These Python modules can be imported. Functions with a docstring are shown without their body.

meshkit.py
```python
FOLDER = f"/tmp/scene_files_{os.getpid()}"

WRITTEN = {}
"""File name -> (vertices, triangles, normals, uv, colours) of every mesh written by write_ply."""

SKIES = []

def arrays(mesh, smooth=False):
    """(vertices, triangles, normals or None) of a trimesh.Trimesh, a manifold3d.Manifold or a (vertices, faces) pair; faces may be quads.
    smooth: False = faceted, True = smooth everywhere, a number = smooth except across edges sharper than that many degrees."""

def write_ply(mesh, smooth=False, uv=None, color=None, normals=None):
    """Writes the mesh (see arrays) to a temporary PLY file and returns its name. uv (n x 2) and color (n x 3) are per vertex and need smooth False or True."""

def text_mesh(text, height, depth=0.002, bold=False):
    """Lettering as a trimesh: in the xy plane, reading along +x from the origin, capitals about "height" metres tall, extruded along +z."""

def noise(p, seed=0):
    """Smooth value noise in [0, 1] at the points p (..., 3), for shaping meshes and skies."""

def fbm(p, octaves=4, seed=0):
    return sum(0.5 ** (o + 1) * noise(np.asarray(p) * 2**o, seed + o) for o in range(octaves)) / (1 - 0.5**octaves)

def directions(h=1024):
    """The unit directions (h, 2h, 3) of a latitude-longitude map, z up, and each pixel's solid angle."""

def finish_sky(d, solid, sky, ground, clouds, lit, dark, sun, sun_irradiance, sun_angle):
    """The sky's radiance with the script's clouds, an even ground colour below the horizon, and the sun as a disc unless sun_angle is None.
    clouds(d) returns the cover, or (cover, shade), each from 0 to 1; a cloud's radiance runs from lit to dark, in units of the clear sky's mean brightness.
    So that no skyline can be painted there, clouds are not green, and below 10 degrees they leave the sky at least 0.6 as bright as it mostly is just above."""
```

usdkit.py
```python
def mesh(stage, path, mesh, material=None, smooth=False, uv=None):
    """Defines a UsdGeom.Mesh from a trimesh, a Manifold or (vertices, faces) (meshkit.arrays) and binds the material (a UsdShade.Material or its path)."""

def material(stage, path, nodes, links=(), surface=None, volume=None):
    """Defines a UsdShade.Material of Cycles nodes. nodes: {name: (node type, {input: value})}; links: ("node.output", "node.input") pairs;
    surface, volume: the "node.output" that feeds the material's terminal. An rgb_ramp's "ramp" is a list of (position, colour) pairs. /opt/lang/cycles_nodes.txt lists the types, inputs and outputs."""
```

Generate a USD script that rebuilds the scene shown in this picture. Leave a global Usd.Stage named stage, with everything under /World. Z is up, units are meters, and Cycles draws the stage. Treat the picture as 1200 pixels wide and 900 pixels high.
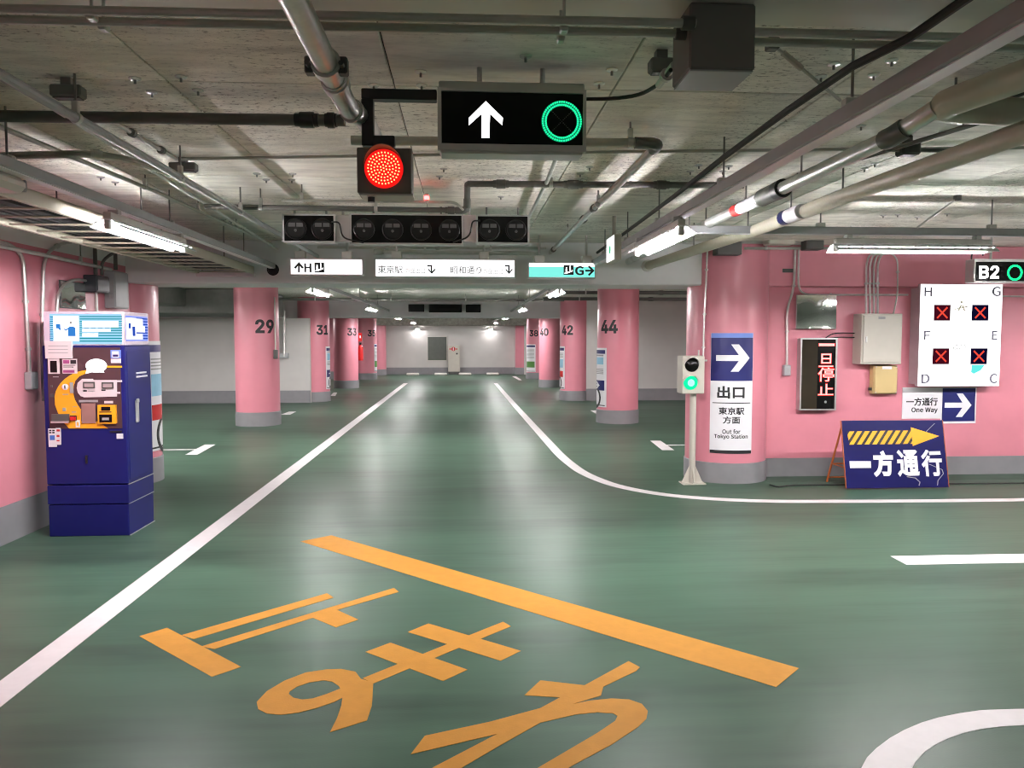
import math, json, random
import numpy as np, trimesh, usdkit, meshkit
from pxr import Usd, UsdGeom, UsdLux, UsdShade, Gf, Sdf
from shapely.geometry import Polygon, LineString, Point, box as sbox
from shapely import affinity, union_all

random.seed(7)
stage = Usd.Stage.CreateInMemory()
UsdGeom.SetStageUpAxis(stage, 'Z'); UsdGeom.SetStageMetersPerUnit(stage, 1.0)
world = UsdGeom.Xform.Define(stage, '/World'); stage.SetDefaultPrim(world.GetPrim())
UsdGeom.Scope.Define(stage, '/World/Looks')

# ------------------------------------------------------------------ camera, exposure, light levels
FPX, EYE = 900.0, np.array([0.0, 0.0, 1.55])
YAW, PITCH = math.atan(57 / 900), math.atan(52.5 / 900)
EXPOSURE = 0.0
TUBE = 710.0                     # radiance of a fluorescent tube
fwd = np.array([math.sin(YAW) * math.cos(PITCH), math.cos(YAW) * math.cos(PITCH), -math.sin(PITCH)])
rgt = np.array([math.cos(YAW), -math.sin(YAW), 0.0]); upv = np.cross(rgt, fwd)
cam = UsdGeom.Camera.Define(stage, '/World/camera')
cam.CreateHorizontalApertureAttr(36.0); cam.CreateVerticalApertureAttr(27.0)
cam.CreateFocalLengthAttr(36.0 * FPX / 1200)
cam.CreateClippingRangeAttr(Gf.Vec2f(0.05, 200)); cam.CreateExposureAttr(EXPOSURE)
m4 = Gf.Matrix4d(*[float(x) for x in (*rgt, 0, *upv, 0, *(-fwd), 0, *EYE, 1)])
UsdGeom.Xformable(cam).AddTransformOp().Set(m4)

def ray(x, y): return fwd * FPX + rgt * (x - 600) + upv * (450 - y)
def PZ(x, y, z=0.0): d = ray(x, y); return EYE + d * ((z - EYE[2]) / d[2])     # point of the photo on a level plane
def PY(x, y, Y): d = ray(x, y); return EYE + d * (Y / d[1])                   # on a plane across the lane
def PX(x, y, X): d = ray(x, y); return EYE + d * (X / d[0])                   # on a plane along the lane

# ------------------------------------------------------------------ scene helpers
used = {}
def numbered(parent, name):
    k = used.get((parent, name), 0); used[(parent, name)] = k + 1
    return f'{parent}/{name}' + (f'_{k:03d}' if k else '')
class T:
    def __init__(s, path, loc): s.path, s.loc = path, np.asarray(loc, float)
def tags(prim, label=None, cat=None, group=None, kind=None):
    for k, v in (('label', label), ('category', cat), ('group', group), ('kind', kind)):
        if v: prim.SetCustomDataByKey(k, v)
def thing(name, label, cat, loc=(0, 0, 0), group=None, kind=None):
    p = numbered('/World', name); x = UsdGeom.Xform.Define(stage, p)
    x.AddTranslateOp().Set(Gf.Vec3d(*map(float, loc)))
    tags(x.GetPrim(), label, cat, group, kind); return T(p, loc)
def cat_mesh(ms):
    ms = [m for m in (ms if isinstance(ms, (list, tuple)) else [ms])]
    return ms[0] if len(ms) == 1 else trimesh.util.concatenate(ms)
def part(t, name, mesh, mat, label=None, kind=None, smooth=35):
    p = numbered(t.path, name); m = cat_mesh(mesh).copy(); m.apply_translation(-t.loc)
    g = usdkit.mesh(stage, p, m, mat, smooth=smooth); tags(g.GetPrim(), label, None, None, kind)
    return T(p, t.loc)
def solo(name, mesh, mat, label, cat, group=None, kind=None, smooth=35):
    p = numbered('/World', name); g = usdkit.mesh(stage, p, cat_mesh(mesh), mat, smooth=smooth)
    tags(g.GetPrim(), label, cat, group, kind); return T(p, (0, 0, 0))
def copy_of(t, loc, label=None):
    src = stage.GetPrimAtPath(t.path); was = dict(src.GetCustomData())
    base = t.path.rsplit('/', 1)[1]
    r = thing(base, label or was['label'], was['category'], loc, was.get('group'))
    pr = stage.GetPrimAtPath(r.path); pr.GetReferences().AddInternalReference(t.path); pr.SetInstanceable(True)
    return r

# ------------------------------------------------------------------ mesh helpers
def bx(x0, x1, y0, y1, z0, z1, b=0.0):
    x0, x1 = sorted((x0, x1)); y0, y1 = sorted((y0, y1)); z0, z1 = sorted((z0, z1))
    if b <= 0:
        m = trimesh.creation.box((x1 - x0, y1 - y0, z1 - z0)); m.apply_translation(((x0 + x1) / 2, (y0 + y1) / 2, (z0 + z1) / 2)); return m
    b = min(b, (x1 - x0) * .45, (y1 - y0) * .45, (z1 - z0) * .45)
    h = np.array([x1 - x0, y1 - y0, z1 - z0]) / 2; pts = []
    for sx in (-1, 1):
        for sy in (-1, 1):
            for sz in (-1, 1):
                for k in range(3):
                    o = np.full(3, b); o[k] = 0; pts.append(np.array([sx, sy, sz]) * (h - o))
    m = trimesh.Trimesh(pts).convex_hull; m.apply_translation(((x0 + x1) / 2, (y0 + y1) / 2, (z0 + z1) / 2)); return m
def fillet(path, rad, n=6):
    P = [np.asarray(p, float) for p in path]; out = [P[0]]
    for a, c, b in zip(P, P[1:], P[2:]):
        u, v = a - c, b - c; lu, lv = np.linalg.norm(u), np.linalg.norm(v); d = min(rad, lu * .49, lv * .49)
        s, e = c + u / lu * d, c + v / lv * d
        for k in range(n + 1):
            t = k / n; out.append((1 - t) ** 2 * s + 2 * t * (1 - t) * c + t * t * e)
    out.append(P[-1]); return out
def tube(path, r, n=12, cap=True):
    P = np.asarray(path, float); k = len(P); R = np.broadcast_to(np.asarray(r, float), (k,))
    d = np.gradient(P, axis=0) if k > 2 else np.repeat([P[1] - P[0]], 2, 0)
    d = d / np.linalg.norm(d, axis=1, keepdims=True)
    u = np.cross(d[0], [0, 0, 1.0]); u = np.cross(d[0], [1.0, 0, 0]) if np.linalg.norm(u) < 1e-3 else u; u /= np.linalg.norm(u)
    V = []
    for i in range(k):
        u = u - d[i] * (u @ d[i]); u /= np.linalg.norm(u); w = np.cross(d[i], u)
        a = np.arange(n) * 2 * math.pi / n
        V.append(P[i] + R[i] * (np.cos(a)[:, None] * u + np.sin(a)[:, None] * w))
    V = np.vstack(V); Fc = []
    for i in range(k - 1):
        for j in range(n):
            a, b = i * n + j, i * n + (j + 1) % n; Fc += [[a, b, b + n], [a, b + n, a + n]]
    if cap:
        c0, c1 = len(V), len(V) + 1; V = np.vstack([V, P[0], P[-1]])
        for j in range(n):
            Fc += [[c0, (j + 1) % n, j], [c1, (k - 1) * n + j, (k - 1) * n + (j + 1) % n]]
    return trimesh.Trimesh(V, np.array(Fc), process=False)
def lathe(profile, c, axis='z', n=40):
    pr = np.asarray(profile, float); a = np.arange(n) * 2 * math.pi / n
    V = np.vstack([np.stack([r * np.cos(a), r * np.sin(a), np.full(n, h)], 1) for r, h in pr]); Fc = []
    for i in range(len(pr) - 1):
        for j in range(n):
            p, q = i * n + j, i * n + (j + 1) % n; Fc += [[p, q, q + n], [p, q + n, p + n]]
    if axis == 'y': V = np.stack([V[:, 0], -V[:, 2], V[:, 1]], 1)      # height runs towards -y
    if axis == 'x': V = np.stack([V[:, 2], V[:, 0], V[:, 1]], 1)
    return trimesh.Trimesh(V + np.asarray(c, float), np.array(Fc), process=False)
def polys(g): return [p for p in getattr(g, 'geoms', [g]) if p.geom_type == 'Polygon' and p.area > 1e-9]
def ext(g, depth): return trimesh.util.concatenate([trimesh.creation.extrude_polygon(p, depth, engine='earcut') for p in polys(g)])
def place(m, o, u, v):
    u, v = np.asarray(u, float), np.asarray(v, float); n = np.cross(u, v); M = np.eye(4); M[:3, 0], M[:3, 1], M[:3, 2], M[:3, 3] = u, v, n, o
    m = m.copy(); m.apply_transform(M); return m
def front(g, Y, d=.002): return place(ext(g, d), (0, Y, 0), (1, 0, 0), (0, 0, 1))      # 2-D (x, z) drawing on a plane facing -y
def fpoly(pts, Y): return Polygon([(p[0], p[2]) for p in (PY(x, y, Y) for x, y in pts)]).buffer(0)
def frect(x0, y0, x1, y1, Y):
    a, b = PY(x0, y0, Y), PY(x1, y1, Y); return sbox(min(a[0], b[0]), min(a[2], b[2]), max(a[0], b[0]), max(a[2], b[2]))
def flat(g, z=0.0, d=.0015): return place(ext(g, d), (0, 0, z), (1, 0, 0), (0, 1, 0))
def gpoly(pts): return Polygon([tuple(PZ(x, y)[:2]) for x, y in pts]).buffer(0)
def bend(g, cx, cy, r, th, d=.003, step=.03):
    """a 2-D drawing (arc length, height) wrapped round an upright cylinder, its origin at the angle th (degrees; 0 faces -y, 90 faces +x)"""
    ms = []
    for p in polys(g):
        x0, y0, x1, y1 = p.bounds; k = max(1, int(math.ceil((x1 - x0) / step)))
        for i in range(k):
            s = p.intersection(sbox(x0 + (x1 - x0) * i / k, y0, x0 + (x1 - x0) * (i + 1) / k, y1))
            ms += [trimesh.creation.extrude_polygon(q, d, engine='earcut') for q in polys(s)]
    m = trimesh.util.concatenate(ms); v = m.vertices; a = math.radians(th) + v[:, 0] / r; R = r + v[:, 2]
    return trimesh.Trimesh(np.stack([cx + R * np.sin(a), cy - R * np.cos(a), v[:, 1]], 1), m.faces, process=False)

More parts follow.
